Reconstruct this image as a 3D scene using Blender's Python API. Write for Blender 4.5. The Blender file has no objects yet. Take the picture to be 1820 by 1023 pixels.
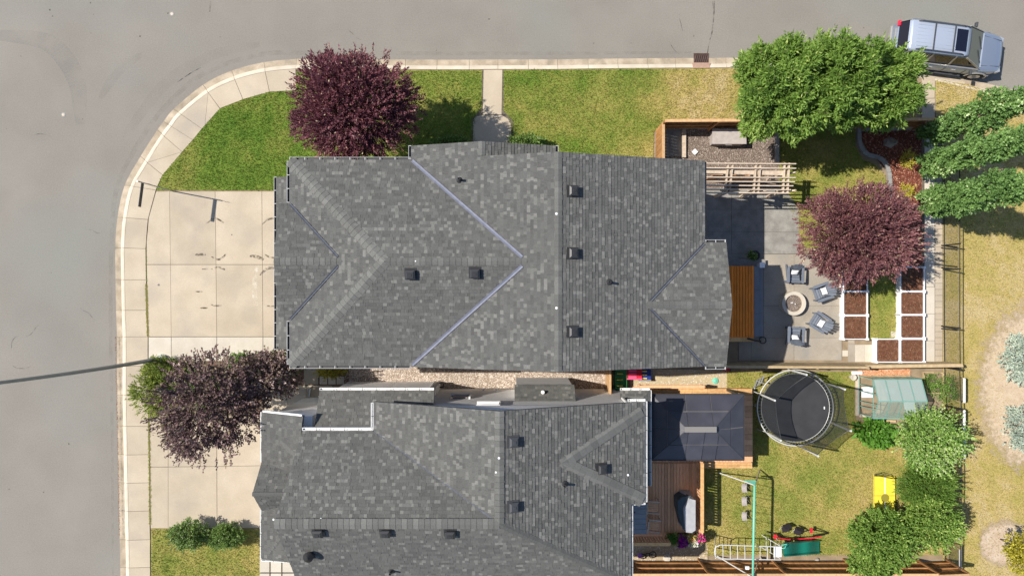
import bpy, bmesh, math, random
import numpy as np
from mathutils import Vector, Matrix
R = math.radians
random.seed(7); rng = np.random.default_rng(7)
scene = bpy.context.scene
col = scene.collection
H = 32.8; F = 1213.3; CX = 910.0; CY = 511.5; S = F / H      # 37 photo pixels per metre at ground level

# ---------------------------------------------------------------- camera, sky, sun, exposure
cd = bpy.data.cameras.new('camera'); cam = bpy.data.objects.new('camera', cd); col.objects.link(cam)
cam.location = (0, 0, H); cam.rotation_euler = (0, 0, 0)
cd.sensor_width = 36; cd.lens = 24; cd.clip_end = 2000; cd.clip_start = .5
scene.camera = cam
SUN_EL = R(51); SUN_AZ = R(191)          # direction the light travels to, measured below
ld = Vector((0.98, -0.19, 0)).normalized() * math.cos(SUN_EL); ldir = Vector((ld.x, ld.y, -math.sin(SUN_EL)))
w = bpy.data.worlds.new('World'); scene.world = w; w.use_nodes = True
nt = w.node_tree; bg = nt.nodes['Background']; bg.inputs['Strength'].default_value = .112
sky = nt.nodes.new('ShaderNodeTexSky'); sky.sky_type = 'NISHITA'; sky.sun_disc = False
sky.sun_elevation = SUN_EL; sky.sun_rotation = math.atan2(-ldir.x, -ldir.y); sky.altitude = 900
nt.links.new(sky.outputs[0], bg.inputs[0])
sd = bpy.data.lights.new('sun', 'SUN'); sd.energy = 4.8; sd.angle = R(.55); sd.color = (1, .94, .85)
so = bpy.data.objects.new('sun', sd); col.objects.link(so); so.location = (-20, 4, 30)
so.rotation_euler = ldir.to_track_quat('-Z', 'Y').to_euler()
scene.view_settings.view_transform = 'Standard'; scene.view_settings.look = 'None'
scene.view_settings.exposure = .44; scene.view_settings.gamma = 1
scene.view_settings.use_curve_mapping = False

# ---------------------------------------------------------------- coordinates
def W(px, py, h=0.0):
    k = (H - h) / F
    return Vector(((px - CX) * k, -(py - CY) * k, h))
def Gd(gx, gy, h=0.0):                    # plan coordinates in ground pixels from the nadir, y down
    return Vector((gx / S, -gy / S, h))

# ---------------------------------------------------------------- materials
def srgb(c): return tuple(((v / 255) / 12.92 if v / 255 <= .04045 else ((v / 255 + .055) / 1.055) ** 2.4) for v in c)
def mat(name, c1, c2=None, rough=.85, scale=3.0, detail=6, bump=0.0, bscale=60, tone=None, spec=.25, metallic=0, c3=None, s3=.5, lo=.35, hi=.65, stretch=None, trans=0, speck=0):
    m = bpy.data.materials.new(name); m.use_nodes = True
    n = m.node_tree.nodes; l = m.node_tree.links; b = n['Principled BSDF']
    b.inputs['Roughness'].default_value = rough; b.inputs['Specular IOR Level'].default_value = spec
    b.inputs['Metallic'].default_value = metallic
    c2 = c2 or c1
    g = n.new('ShaderNodeNewGeometry'); mp = n.new('ShaderNodeMapping')
    l.new(g.outputs['Position'], mp.inputs[0])
    if stretch: mp.inputs['Scale'].default_value = stretch
    def noise(sc, a, z, det=detail):
        t = n.new('ShaderNodeTexNoise'); t.inputs['Scale'].default_value = sc; t.inputs['Detail'].default_value = det
        l.new(mp.outputs[0], t.inputs['Vector'])
        r = n.new('ShaderNodeMapRange'); r.inputs[1].default_value = a; r.inputs[2].default_value = z
        l.new(t.outputs[0], r.inputs[0]); return r.outputs[0]
    def mix(f, a, b_):
        x = n.new('ShaderNodeMix'); x.data_type = 'RGBA'
        if isinstance(f, float): x.inputs[0].default_value = f
        else: l.new(f, x.inputs[0])
        for i, v in ((6, a), (7, b_)):
            if isinstance(v, tuple): x.inputs[i].default_value = (*v, 1)
            else: l.new(v, x.inputs[i])
        return x.outputs[2]
    out = mix(noise(scale, lo, hi), tuple(c1), tuple(c2))
    if c3: out = mix(noise(s3, .5, .7), out, tuple(c3))
    if speck:                              # fine aggregate
        sp = noise(17, .3, .7, 7); mrs = n.new('ShaderNodeMapRange'); mrs.inputs[3].default_value = 1 - speck; mrs.inputs[4].default_value = 1 + speck; l.new(sp, mrs.inputs[0])
        vs_ = n.new('ShaderNodeVectorMath'); vs_.operation = 'SCALE'; l.new(out, vs_.inputs[0]); l.new(mrs.outputs[0], vs_.inputs['Scale']); out = vs_.outputs[0]
    if tone:                               # per-piece colour variation stored on the mesh
        a = n.new('ShaderNodeAttribute'); a.attribute_name = 'tone'
        r = n.new('ShaderNodeMapRange'); r.inputs[3].default_value = tone[0]; r.inputs[4].default_value = tone[1]
        l.new(a.outputs['Fac'], r.inputs[0])
        v = n.new('ShaderNodeVectorMath'); v.operation = 'SCALE'
        l.new(out, v.inputs[0]); l.new(r.outputs[0], v.inputs['Scale']); out = v.outputs[0]
    l.new(out, b.inputs['Base Color'])
    if bump:
        t = n.new('ShaderNodeTexNoise'); t.inputs['Scale'].default_value = bscale; t.inputs['Detail'].default_value = 4
        l.new(mp.outputs[0], t.inputs['Vector'])
        bp = n.new('ShaderNodeBump'); bp.inputs['Strength'].default_value = bump; bp.inputs['Distance'].default_value = .02
        l.new(t.outputs[0], bp.inputs['Height']); l.new(bp.outputs[0], b.inputs['Normal'])
    if trans:
        o = n['Material Output']; tr = n.new('ShaderNodeBsdfTranslucent'); ms = n.new('ShaderNodeMixShader')
        ms.inputs[0].default_value = trans; l.new(out, tr.inputs[0])
        l.new(b.outputs[0], ms.inputs[1]); l.new(tr.outputs[0], ms.inputs[2]); l.new(ms.outputs[0], o.inputs[0])
    return m
def ramp_mat(name, stops, attr='tone', rough=.8, trans=0, spec=.2, extra=0.25, nscale=30):
    """colour chosen by a per-piece attribute through a ramp"""
    m = bpy.data.materials.new(name); m.use_nodes = True
    n = m.node_tree.nodes; l = m.node_tree.links; b = n['Principled BSDF']
    b.inputs['Roughness'].default_value = rough; b.inputs['Specular IOR Level'].default_value = spec
    a = n.new('ShaderNodeAttribute'); a.attribute_name = attr
    cr = n.new('ShaderNodeValToRGB'); e = cr.color_ramp.elements
    while len(e) > 1: e.remove(e[0])
    e[0].position = stops[0][0]; e[0].color = (*stops[0][1], 1)
    for p, c in stops[1:]:
        k = e.new(p); k.color = (*c, 1)
    l.new(a.outputs['Fac'], cr.inputs[0]); out = cr.outputs[0]
    if extra:
        g = n.new('ShaderNodeNewGeometry'); t = n.new('ShaderNodeTexNoise'); t.inputs['Scale'].default_value = nscale; t.inputs['Detail'].default_value = 5
        l.new(g.outputs['Position'], t.inputs['Vector'])
        r = n.new('ShaderNodeMapRange'); r.inputs[1].default_value = .3; r.inputs[2].default_value = .7
        r.inputs[3].default_value = 1 - extra; r.inputs[4].default_value = 1 + extra
        l.new(t.outputs[0], r.inputs[0])
        v = n.new('ShaderNodeVectorMath'); v.operation = 'SCALE'
        l.new(out, v.inputs[0]); l.new(r.outputs[0], v.inputs['Scale']); out = v.outputs[0]
    l.new(out, b.inputs['Base Color'])
    if trans:
        o = n['Material Output']; tr = n.new('ShaderNodeBsdfTranslucent'); ms = n.new('ShaderNodeMixShader')
        ms.inputs[0].default_value = trans; l.new(out, tr.inputs[0])
        l.new(b.outputs[0], ms.inputs[1]); l.new(tr.outputs[0], ms.inputs[2]); l.new(ms.outputs[0], o.inputs[0])
    return m
def see_through(name, c, alpha, rough=.6, spec=.3):
    m = bpy.data.materials.new(name); m.use_nodes = True
    b = m.node_tree.nodes['Principled BSDF']; b.inputs['Base Color'].default_value = (*c, 1)
    b.inputs['Alpha'].default_value = alpha; b.inputs['Roughness'].default_value = rough
    b.inputs['Specular IOR Level'].default_value = spec
    return m

M = {}
M['asphalt'] = mat('asphalt', (.204, .187, .162), (.240, .221, .192), speck=.09, scale=.35, detail=9, bump=.7, bscale=55, c3=(.215, .215, .190), s3=.11, lo=.3, hi=.7)
M['concrete'] = mat('concrete', (0.401, 0.334, 0.246), (0.473, 0.400, 0.302), scale=.9, detail=9, bump=.15, bscale=90, tone=(.93, 1.06), c3=(0.371, 0.318, 0.250), s3=.55, lo=.3, hi=.7, speck=.05)
M['concrete_edge'] = mat('concrete_edge', (.52, .455, .355), (.60, .53, .42), scale=2, detail=8, tone=(.95, 1.05))
M['gutter_pan'] = mat('gutter_pan', (0.337, 0.270, 0.191), (0.468, 0.387, 0.285), scale=2.2, detail=8, tone=(.93, 1.05), c3=(0.253, 0.208, 0.153), s3=1.3, bump=.2, speck=.08)
M['concrete_new'] = mat('concrete_new', (0.481, 0.431, 0.354), (0.544, 0.494, 0.411), scale=1.2, detail=8, tone=(.95, 1.04), speck=.04)
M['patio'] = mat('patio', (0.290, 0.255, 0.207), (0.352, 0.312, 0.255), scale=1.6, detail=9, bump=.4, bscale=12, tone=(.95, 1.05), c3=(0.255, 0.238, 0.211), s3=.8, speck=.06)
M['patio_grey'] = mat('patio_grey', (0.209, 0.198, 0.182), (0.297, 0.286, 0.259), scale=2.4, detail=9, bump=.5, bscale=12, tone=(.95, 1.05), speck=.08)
M['joint'] = mat('joint', (.10, .085, .065), (.15, .125, .09), scale=5)
M['dirt'] = mat('dirt', (.30, .23, .15), (.22, .17, .11), scale=2, bump=.4, bscale=20)
M['soil'] = mat('soil', (.145, .068, .034), (.095, .044, .024), scale=9, detail=10, bump=1.0, bscale=30, c3=(.19, .10, .06), s3=6)
M['shingle'] = ramp_mat('shingle', [(0, (.084, .084, .080)), (.35, (.100, .100, .095)), (.7, (.117, .117, .110)), (.78, (.138, .138, .129)), (.9, (.158, .157, .146)), (1, (.178, .176, .165))], rough=.95, spec=.1, extra=.22, nscale=38)
M['fascia'] = mat('fascia', (.11, .11, .112), rough=.5)
M['fascia_white'] = mat('fascia_white', (.74, .74, .73), rough=.45)
M['siding'] = mat('siding', (.40, .385, .365), (.43, .415, .395), scale=3, rough=.8)
M['siding_light'] = mat('siding_light', (.74, .73, .72), (.78, .77, .76), scale=3, rough=.8)
M['flashing'] = mat('flashing', (.15, .16, .205), (.19, .20, .25), scale=6, rough=.75, spec=.2)
M['flashing_dark_or_shade'] = mat('flashing_dark_or_shade', (.065, .072, .09), (.09, .10, .12), scale=6, rough=.7, spec=.2)
M['black_metal'] = mat('black_metal', (.02, .02, .021), rough=.5)
M['plastic_black'] = mat('plastic_black', (.035, .035, .037), rough=.45, spec=.4)
M['grey_vent'] = mat('grey_vent', (.06, .062, .068), rough=.5)
M['galv'] = mat('galv', (.42, .43, .43), rough=.4, metallic=.6)
M['steel_white'] = mat('steel_white', (.55, .55, .53), rough=.35, spec=.5)
M['vinyl'] = mat('vinyl', (.80, .80, .81), rough=.35, spec=.4)
M['fence_wood'] = mat('fence_wood', (.42, .215, .085), (.30, .14, .05), scale=6, detail=8, stretch=(1, 1, .2), tone=(.75, 1.2), bump=.2)
M['fence_cap'] = mat('fence_cap', (.56, .36, .19), (.46, .28, .14), scale=8, detail=8, tone=(.85, 1.1))
M['fence_tan'] = mat('fence_tan', (.50, .38, .22), (.40, .29, .16), scale=5, detail=8, tone=(.8, 1.15))
M['deck_wood'] = mat('deck_wood', (.80, .45, .25), (.66, .36, .19), scale=14, detail=9, stretch=(3, .4, 1), tone=(.78, 1.2), bump=.2)
M['deck_orange'] = mat('deck_orange', (.90, .27, .035), (.72, .19, .025), scale=10, detail=9, stretch=(3, .4, 1), tone=(.8, 1.18), c3=(.60, .19, .035), s3=1.2)
M['deck_pale'] = mat('deck_pale', (.62, .38, .17), (.50, .28, .11), scale=10, detail=9, tone=(.85, 1.12))
M['pergola'] = mat('pergola', (.58, .48, .38), (.47, .38, .29), scale=8, detail=8, tone=(.9, 1.08))
M['edging'] = mat('edging', (.24, .235, .225), (.31, .30, .285), scale=8, tone=(.85, 1.1), bump=.3)
M['box_grey'] = mat('box_grey', (.36, .32, .30), (.42, .38, .355), scale=7, rough=.7)
M['rock'] = mat('rock', (.20, .18, .15), (.34, .31, .27), scale=5, detail=10, bump=.6, bscale=12)
M['bark'] = mat('bark', (.14, .10, .075), (.22, .17, .13), scale=14, detail=8, bump=.6, bscale=25)
M['bark_dark'] = mat('bark_dark', (.06, .045, .04), (.10, .08, .07), scale=14, detail=8, bump=.6, bscale=25)
M['pebble_pink'] = ramp_mat('pebble_pink', [(0, (0.246, 0.190, 0.153)), (.35, (0.448, 0.368, 0.301)), (.7, (0.560, 0.483, 0.413)), (1, (0.739, 0.667, 0.590))], rough=.8)
M['pebble_brown'] = ramp_mat('pebble_brown', [(0, (.10, .075, .06)), (.4, (.20, .155, .125)), (.8, (.31, .25, .21)), (1, (.46, .40, .35))], rough=.8)
M['pebble_white'] = ramp_mat('pebble_white', [(0, (.34, .29, .23)), (.5, (.55, .49, .41)), (1, (.72, .67, .59))], rough=.8)
M['mulch'] = ramp_mat('mulch', [(0, (.07, .02, .014)), (.5, (.21, .06, .035)), (.85, (.36, .15, .09)), (1, (.60, .42, .32))], rough=.9)
M['leaf_purple'] = ramp_mat('leaf_purple', [(0, (0.072, 0.030, 0.039)), (.5, (0.172, 0.056, 0.074)), (.85, (0.310, 0.113, 0.125)), (.95, (0.493, 0.267, 0.194)), (1, (0.648, 0.504, 0.322))], rough=.5, trans=.22, spec=.35, extra=.15)
M['leaf_plum'] = ramp_mat('leaf_plum', [(0, (0.098, 0.047, 0.053)), (.5, (0.227, 0.091, 0.099)), (.85, (0.354, 0.165, 0.153)), (.95, (0.473, 0.321, 0.211)), (1, (0.592, 0.533, 0.305))], rough=.5, trans=.25, spec=.35, extra=.15)
M['leaf_dusky'] = ramp_mat('leaf_dusky', [(0, (0.068, 0.044, 0.043)), (.3, (0.143, 0.086, 0.088)), (.55, (0.225, 0.137, 0.138)), (.68, (0.195, 0.182, 0.075)), (.8, (0.300, 0.208, 0.188)), (1, (0.540, 0.429, 0.375))], rough=.6, trans=.15, spec=.25, extra=.15)
M['leaf_green'] = ramp_mat('leaf_green', [(0, (0.070, 0.136, 0.024)), (.5, (0.161, 0.271, 0.045)), (.85, (0.274, 0.403, 0.084)), (1, (0.509, 0.587, 0.182))], rough=.6, trans=.3, spec=.2, extra=.15)
M['leaf_poplar'] = ramp_mat('leaf_poplar', [(0, (0.082, 0.164, 0.047)), (.5, (0.162, 0.290, 0.076)), (.85, (0.270, 0.430, 0.134)), (1, (0.605, 0.720, 0.370))], rough=.6, trans=.25, spec=.25, extra=.12)
M['leaf_apple'] = ramp_mat('leaf_apple', [(0, (0.086, 0.169, 0.030)), (.5, (0.190, 0.327, 0.063)), (.85, (0.342, 0.496, 0.119)), (.97, (0.569, 0.714, 0.253)), (1, (0.483, 0.529, 0.286))], rough=.6, trans=.25, spec=.2, extra=.12)
M['leaf_bright'] = ramp_mat('leaf_bright', [(0, (.045, .13, .012)), (.5, (.09, .23, .025)), (1, (.19, .38, .06))], rough=.4, trans=.3, spec=.4)
M['leaf_juniper'] = ramp_mat('leaf_juniper', [(0, (0.070, 0.105, 0.017)), (.5, (0.168, 0.224, 0.035)), (1, (0.378, 0.406, 0.084))], rough=.7, trans=.1)
M['leaf_shrub'] = ramp_mat('leaf_shrub', [(0, (0.061, 0.099, 0.022)), (.5, (0.129, 0.215, 0.045)), (.9, (0.259, 0.363, 0.105)), (1, (0.431, 0.462, 0.300))], rough=.5, trans=.2)
M['leaf_silver'] = ramp_mat('leaf_silver', [(0, (0.187, 0.243, 0.198)), (.5, (0.337, 0.411, 0.334)), (1, (0.580, 0.636, 0.523))], rough=.6, trans=.15)
M['leaf_yellow'] = ramp_mat('leaf_yellow', [(0, (.22, .19, .02)), (.5, (.42, .38, .04)), (1, (.65, .58, .10))], rough=.6, trans=.2)
M['petal'] = ramp_mat('petal', [(0, (.10, .005, .16)), (.3, (.42, .01, .36)), (.5, (.75, .03, .30)), (.62, (.8, .12, .30)), (.75, (.85, .70, .04)), (.88, (.85, .82, .72)), (1, (.75, .75, .75))], rough=.6, trans=.2, extra=.1)
GR = [(0, (.082, .158, .018)), (.2, (.135, .208, .028)), (.45, (.220, .245, .050)), (.7, (.345, .300, .085)), (.88, (.425, .335, .122)), (1, (.47, .375, .19))]
M['grass'] = ramp_mat('grass', GR, rough=.75, trans=.25, extra=.1)
M['turf'] = ramp_mat('turf', [(p, tuple(v * .88 for v in c)) for p, c in GR], rough=.95, extra=.35, nscale=22)
M['net'] = see_through('net', (.03, .033, .036), .55, .9)
M['mesh_wire'] = see_through('mesh_wire', (.03, .03, .03), .22, .8)
M['poly_pane'] = see_through('poly_pane', (.40, .48, .44), .60, .25, .6)
M['poly_clear'] = see_through('poly_clear', (.42, .50, .42), .30, .25, .6)
M['teal'] = mat('teal', (.16, .52, .38), rough=.4, spec=.4)
M['teal_frame'] = mat('teal_frame', (.16, .33, .28), rough=.4)
M['slide_green'] = mat('slide_green', (.012, .19, .135), rough=.3, spec=.5)
M['trampoline_mat'] = mat('trampoline_mat', (.035, .036, .04), (.045, .046, .05), scale=2, rough=.7)
M['adirondack'] = mat('adirondack', (.135, .155, .19), (.16, .18, .215), scale=5, rough=.5, tone=(.85, 1.12))
M['cushion'] = mat('cushion', (.78, .78, .77), (.66, .66, .66), scale=7, rough=.9)
M['grill_cover'] = mat('grill_cover', (.33, .33, .34), (.38, .38, .385), scale=4, rough=.6)
M['grill_cover_shaded'] = mat('grill_cover_shaded', (.055, .075, .085), (.075, .095, .105), scale=4, rough=.7)  # same cover, darkened in colour for the side in house shade
M['panel_dark'] = mat('panel_dark', (.046, .047, .060), (.060, .061, .076), scale=1.5, rough=.4, spec=.4, tone=(.9, 1.08))
M['vent_grey'] = mat('vent_grey', (.20, .19, .18), rough=.5)
M['lip_grey'] = mat('lip_grey', (.52, .52, .52), rough=.5)
M['blue_grey'] = mat('blue_grey', (.19, .205, .23), (.22, .235, .26), scale=2, rough=.6, spec=.2)
M['yellow'] = mat('yellow', (.74, .62, .06), (.68, .56, .05), scale=3, rough=.5)
M['red'] = mat('red', (.55, .02, .04), rough=.4); M['pink'] = mat('pink', (.75, .10, .22), rough=.4)
M['toy_green'] = mat('toy_green', (.03, .16, .05), rough=.4); M['toy_blue'] = mat('toy_blue', (.02, .04, .22), rough=.4)
M['bike_dark'] = mat('bike_dark', (.03, .025, .03), rough=.5); M['purple'] = mat('purple', (.28, .12, .42), rough=.5)
M['car_silver'] = mat('car_silver', (.30, .35, .44), rough=.28, metallic=.55, spec=.6)
M['car_side'] = mat('car_side', (.36, .35, .33), rough=.3, metallic=.45, spec=.5)
M['car_roof'] = mat('car_roof', (.44, .49, .58), rough=.3, metallic=.35, spec=.6)
M['glass_dark'] = mat('glass_dark', (.008, .010, .022), rough=.08, spec=.6)
M['glass_green'] = mat('glass_green', (.12, .135, .115), rough=.08, spec=.7)
M['tyre'] = mat('tyre', (.02, .02, .02), rough=.8); M['rim'] = mat('rim', (.5, .5, .5), rough=.3, metallic=.6)
M['light_red'] = mat('light_red', (.6, .02, .05), rough=.2, spec=.6); M['chrome'] = mat('chrome', (.75, .75, .76), rough=.2, metallic=.7)
M['brown_iron'] = mat('brown_iron', (.13, .075, .06), (.09, .05, .042), scale=9, rough=.7)
M['iron_box'] = mat('iron_box', (.40, .27, .20), (.32, .21, .16), scale=9, rough=.8)
M['terracotta'] = mat('terracotta', (.48, .20, .09), (.58, .34, .18), scale=12, detail=9, bump=.6, bscale=30)
M['lamp_pole'] = mat('lamp_pole', (.21, .23, .235), (.25, .27, .275), scale=4, rough=.45, metallic=.3)
M['tyre_mark'] = see_through('tyre_mark', (.07, .06, .045), .45, .9)
M['window'] = mat('window', (.05, .06, .07), rough=.1, spec=.7)

# ---------------------------------------------------------------- object helpers
WL = {}
def link(o):
    col.objects.link(o); return o
def tag(o, label=None, cat=None, group=None, kind=None):
    if label: o['label'] = label
    if cat: o['category'] = cat
    if group: o['group'] = group
    if kind: o['kind'] = kind
    return o
def thing(name, label, cat, loc=(0, 0, 0), group=None, kind=None):
    o = bpy.data.objects.new(name, None); o.empty_display_size = .2; link(o); o.location = loc
    WL[o.name] = Vector(loc)
    return tag(o, label, cat, group, kind)
class MB:
    def __init__(s): s.v = []; s.f = []; s.t = []; s.m = []; s.mats = []; s.base = Vector((0, 0, 0))
    def face(s, pts, tone=.5, m=0):
        b = len(s.v); s.v += [tuple(p) for p in pts]; s.f.append(tuple(range(b, b + len(pts)))); s.t.append(tone); s.m.append(m)
    def poly(s, verts, faces, tone=.5, m=0):
        b = len(s.v); s.v += [tuple(p) for p in verts]
        for f in faces: s.f.append(tuple(i + b for i in f)); s.t.append(tone); s.m.append(m)
        return s
    def box(s, c, d, rz=0, rx=0, ry=0, tone=None, m=0, M4=None):
        if tone is None: tone = random.random()
        q = Matrix.Rotation(rz, 3, 'Z') @ Matrix.Rotation(ry, 3, 'Y') @ Matrix.Rotation(rx, 3, 'X')
        c = Vector(c); vs = []
        for x in (-.5, .5):
            for y in (-.5, .5):
                for z in (-.5, .5): vs.append(c + q @ Vector((x * d[0], y * d[1], z * d[2])))
        return s.poly(vs, [(0, 1, 3, 2), (4, 6, 7, 5), (0, 4, 5, 1), (2, 3, 7, 6), (0, 2, 6, 4), (1, 5, 7, 3)], tone, m)
    def bar(s, a, b, w_, h_, tone=None, m=0):
        """box beam between two points, w_ across, h_ tall"""
        a = Vector(a); b = Vector(b); d = b - a; L = d.length; d.normalize()
        up = Vector((0, 0, 1)) if abs(d.z) < .95 else Vector((1, 0, 0))
        sd_ = d.cross(up).normalized(); up2 = sd_.cross(d)
        vs = [p + sd_ * (i * w_ / 2) + up2 * (j * h_ / 2) for p in (a, b) for i, j in ((-1, -1), (1, -1), (1, 1), (-1, 1))]
        if tone is None: tone = random.random()
        return s.poly(vs, [(3, 2, 1, 0), (4, 5, 6, 7), (0, 1, 5, 4), (1, 2, 6, 5), (2, 3, 7, 6), (3, 0, 4, 7)], tone, m)
    def prism(s, poly, z0, z1, tone=.5, m=0, inset=0):
        n = len(poly); a = sum(poly[i][0] * poly[(i + 1) % n][1] - poly[(i + 1) % n][0] * poly[i][1] for i in range(n))
        if a < 0: poly = poly[::-1]
        vs = [(p[0], p[1], z0) for p in poly] + [(p[0], p[1], z1) for p in poly]
        return s.poly(vs, [tuple(range(n - 1, -1, -1)), tuple(range(n, 2 * n))] + [(i, (i + 1) % n, n + (i + 1) % n, n + i) for i in range(n)], tone, m)
    def tube(s, pts, r, seg=8, tone=.5, m=0, cap=True):
        pts = [Vector(p) for p in pts]; n = len(pts); rs = r if isinstance(r, (list, tuple)) else [r] * n
        vs = []; prev = None
        for i, p in enumerate(pts):
            d = (pts[min(i + 1, n - 1)] - pts[max(i - 1, 0)]).normalized()
            if prev is None:
                u = d.orthogonal().normalized()
            else:
                u = (prev - d * prev.dot(d)).normalized()
            prev = u; v = d.cross(u)
            for k in range(seg):
                a = 2 * math.pi * k / seg; vs.append(p + (u * math.cos(a) + v * math.sin(a)) * rs[i])
        fs = [(i * seg + k, i * seg + (k + 1) % seg, (i + 1) * seg + (k + 1) % seg, (i + 1) * seg + k) for i in range(n - 1) for k in range(seg)]
        if cap: fs += [tuple(range(seg - 1, -1, -1)), tuple(range((n - 1) * seg, n * seg))]
        return s.poly(vs, fs, tone, m)
    def ring(s, c, r0, r1, z0, z1, seg=48, tone=.5, m=0):
        vs = []
        for k in range(seg):
            a = 2 * math.pi * k / seg
            for r, z in ((r0, z0), (r1, z0), (r1, z1), (r0, z1)): vs.append((c[0] + r * math.cos(a), c[1] + r * math.sin(a), z))
        fs = [(4 * k + j, 4 * ((k + 1) % seg) + j, 4 * ((k + 1) % seg) + (j + 1) % 4, 4 * k + (j + 1) % 4) for k in range(seg) for j in range(4)]
        return s.poly(vs, [f[::-1] for f in fs], tone, m)
    def lathe(s, c, prof, seg=24, tone=.5, m=0):
        vs = []; n = len(prof)
        for r, z in prof:
            for k in range(seg):
                a = 2 * math.pi * k / seg; vs.append((c[0] + r * math.cos(a), c[1] + r * math.sin(a), c[2] + z))
        fs = [(i * seg + k, i * seg + (k + 1) % seg, (i + 1) * seg + (k + 1) % seg, (i + 1) * seg + k) for i in range(n - 1) for k in range(seg)]
        fs += [tuple(range(seg - 1, -1, -1)), tuple(range((n - 1) * seg, n * seg))]
        return s.poly(vs, fs, tone, m)
    def build(s, name, ma, parent=None, smooth=False, kind=None, label=None, cat=None, group=None, loc=None, bevel=0):
        if parent is not None:
            org = Vector(WL.get(parent.name, (0, 0, 0)))
        else:
            if loc is None:
                a = np.array(s.v); mn = a.min(0); mx = a.max(0); loc = ((mn[0] + mx[0]) / 2, (mn[1] + mx[1]) / 2, mn[2])
            org = Vector(loc)
        me = bpy.data.meshes.new(name)
        me.from_pydata([(x - org.x, y - org.y, z - org.z) for x, y, z in s.v], [], s.f)
        for q in (ma if isinstance(ma, (list, tuple)) else [ma]): me.materials.append(q)
        if len(me.polygons) == len(s.f):
            at = me.attributes.new('tone', 'FLOAT', 'FACE'); at.data.foreach_set('value', s.t)
            me.polygons.foreach_set('material_index', s.m)
            if smooth: me.polygons.foreach_set('use_smooth', [True] * len(s.f))
        o = link(bpy.data.objects.new(name, me))
        if parent is not None: o.parent = parent; WL[o.name] = org
        else: o.location = org; WL[o.name] = org
        if bevel:
            bm_ = o.modifiers.new('bevel', 'BEVEL'); bm_.width = bevel; bm_.segments = 2; bm_.limit_method = 'ANGLE'
        if kind: o['kind'] = kind
        return tag(o, label, cat, group)
_cache = {}
def boxpart(name, ma, parent, c, d, rz=0, rx=0, ry=0, var=6):
    """a box piece of its own; alike pieces share mesh data"""
    k = (name, ma.name, tuple(round(x, 2) for x in d), random.randrange(var))
    if k not in _cache:
        b = MB(); b.box((0, 0, 0), d, tone=random.random())
        me = bpy.data.meshes.new(name); me.from_pydata(b.v, [], b.f); me.materials.append(ma)
        me.attributes.new('tone', 'FLOAT', 'FACE').data.foreach_set('value', b.t); _cache[k] = me
    o = link(bpy.data.objects.new(name, _cache[k])); o.parent = parent
    o.location = Vector(c) - Vector(WL.get(parent.name, (0, 0, 0))); o.rotation_euler = (rx, ry, rz)
    WL[o.name] = Vector(c)
    return o
def copy_tree(o, parent=None):
    c = o.copy(); col.objects.link(c)
    if parent is not None: c.parent = parent
    for ch in o.children: copy_tree(ch, c)
    return c
def structure(name, pts, z, ma, tone=.5, z0=None):
    b = MB()
    if z0 is None:
        n = len(pts); a = sum(pts[i][0] * pts[(i + 1) % n][1] - pts[(i + 1) % n][0] * pts[i][1] for i in range(n))
        if a < 0: pts = pts[::-1]
        b.face([(p[0], p[1], z) for p in pts], tone)
    else: b.prism([(p[0], p[1]) for p in pts], z0, z, tone)
    return b.build(name, ma, kind='structure')
def cat_rom(P, n=6):
    out = []; P = [Vector((*p, 0)) if len(p) == 2 else Vector(p) for p in P]
    for i in range(len(P) - 1):
        a = P[max(i - 1, 0)]; b = P[i]; c = P[i + 1]; d = P[min(i + 2, len(P) - 1)]
        for k in range(n):
            t = k / n
            out.append(.5 * ((2 * b) + (c - a) * t + (2 * a - 5 * b + 4 * c - d) * t * t + (3 * b - a - 3 * c + d) * t ** 3))
    out.append(P[-1]); return out
def inpoly(x, y, poly):
    x = np.asarray(x); y = np.asarray(y); ins = np.zeros(x.shape, bool); n = len(poly)
    for i in range(n):
        x0, y0 = poly[i][0], poly[i][1]; x1, y1 = poly[(i + 1) % n][0], poly[(i + 1) % n][1]
        c = ((y0 > y) != (y1 > y)) & (x < (x1 - x0) * (y - y0) / ((y1 - y0) or 1e-9) + x0)
        ins ^= c
    return ins
def vnoise(x, y, sc, seed=0):
    r = np.random.default_rng(seed); g = r.random((64, 64)); x = x * sc; y = y * sc
    i = np.floor(x).astype(int); j = np.floor(y).astype(int); u = x - i; v = y - j; u = u * u * (3 - 2 * u); v = v * v * (3 - 2 * v)
    q = lambda a, b: g[a % 64, b % 64]
    return (q(i, j) * (1 - u) + q(i + 1, j) * u) * (1 - v) + (q(i, j + 1) * (1 - u) + q(i + 1, j + 1) * u) * v
def fast_mesh(name, V, nper, tone, ma, parent=None, **kw):
    """V: (n, nper, 3) array of separate polygons"""
    n = V.shape[0]; me = bpy.data.meshes.new(name)
    if parent is not None: org = Vector(WL.get(parent.name, (0, 0, 0)))
    else:
        f = V.reshape(-1, 3); mn = f.min(0); mx = f.max(0); org = Vector(((mn[0] + mx[0]) / 2, (mn[1] + mx[1]) / 2, mn[2]))
    me.vertices.add(n * nper); me.vertices.foreach_set('co', (V.reshape(-1, 3) - np.array(org)).astype(np.float32).ravel())
    me.loops.add(n * nper); me.loops.foreach_set('vertex_index', np.arange(n * nper, dtype=np.int32))
    me.polygons.add(n); me.polygons.foreach_set('loop_start', np.arange(0, n * nper, nper, dtype=np.int32))
    me.update(calc_edges=True); me.materials.append(ma)
    me.attributes.new('tone', 'FLOAT', 'FACE').data.foreach_set('value', np.clip(tone, 0, 1).astype(np.float32))
    o = link(bpy.data.objects.new(name, me))
    if parent is not None: o.parent = parent; WL[o.name] = org
    else: o.location = org; WL[o.name] = org
    return tag(o, **kw)
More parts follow.
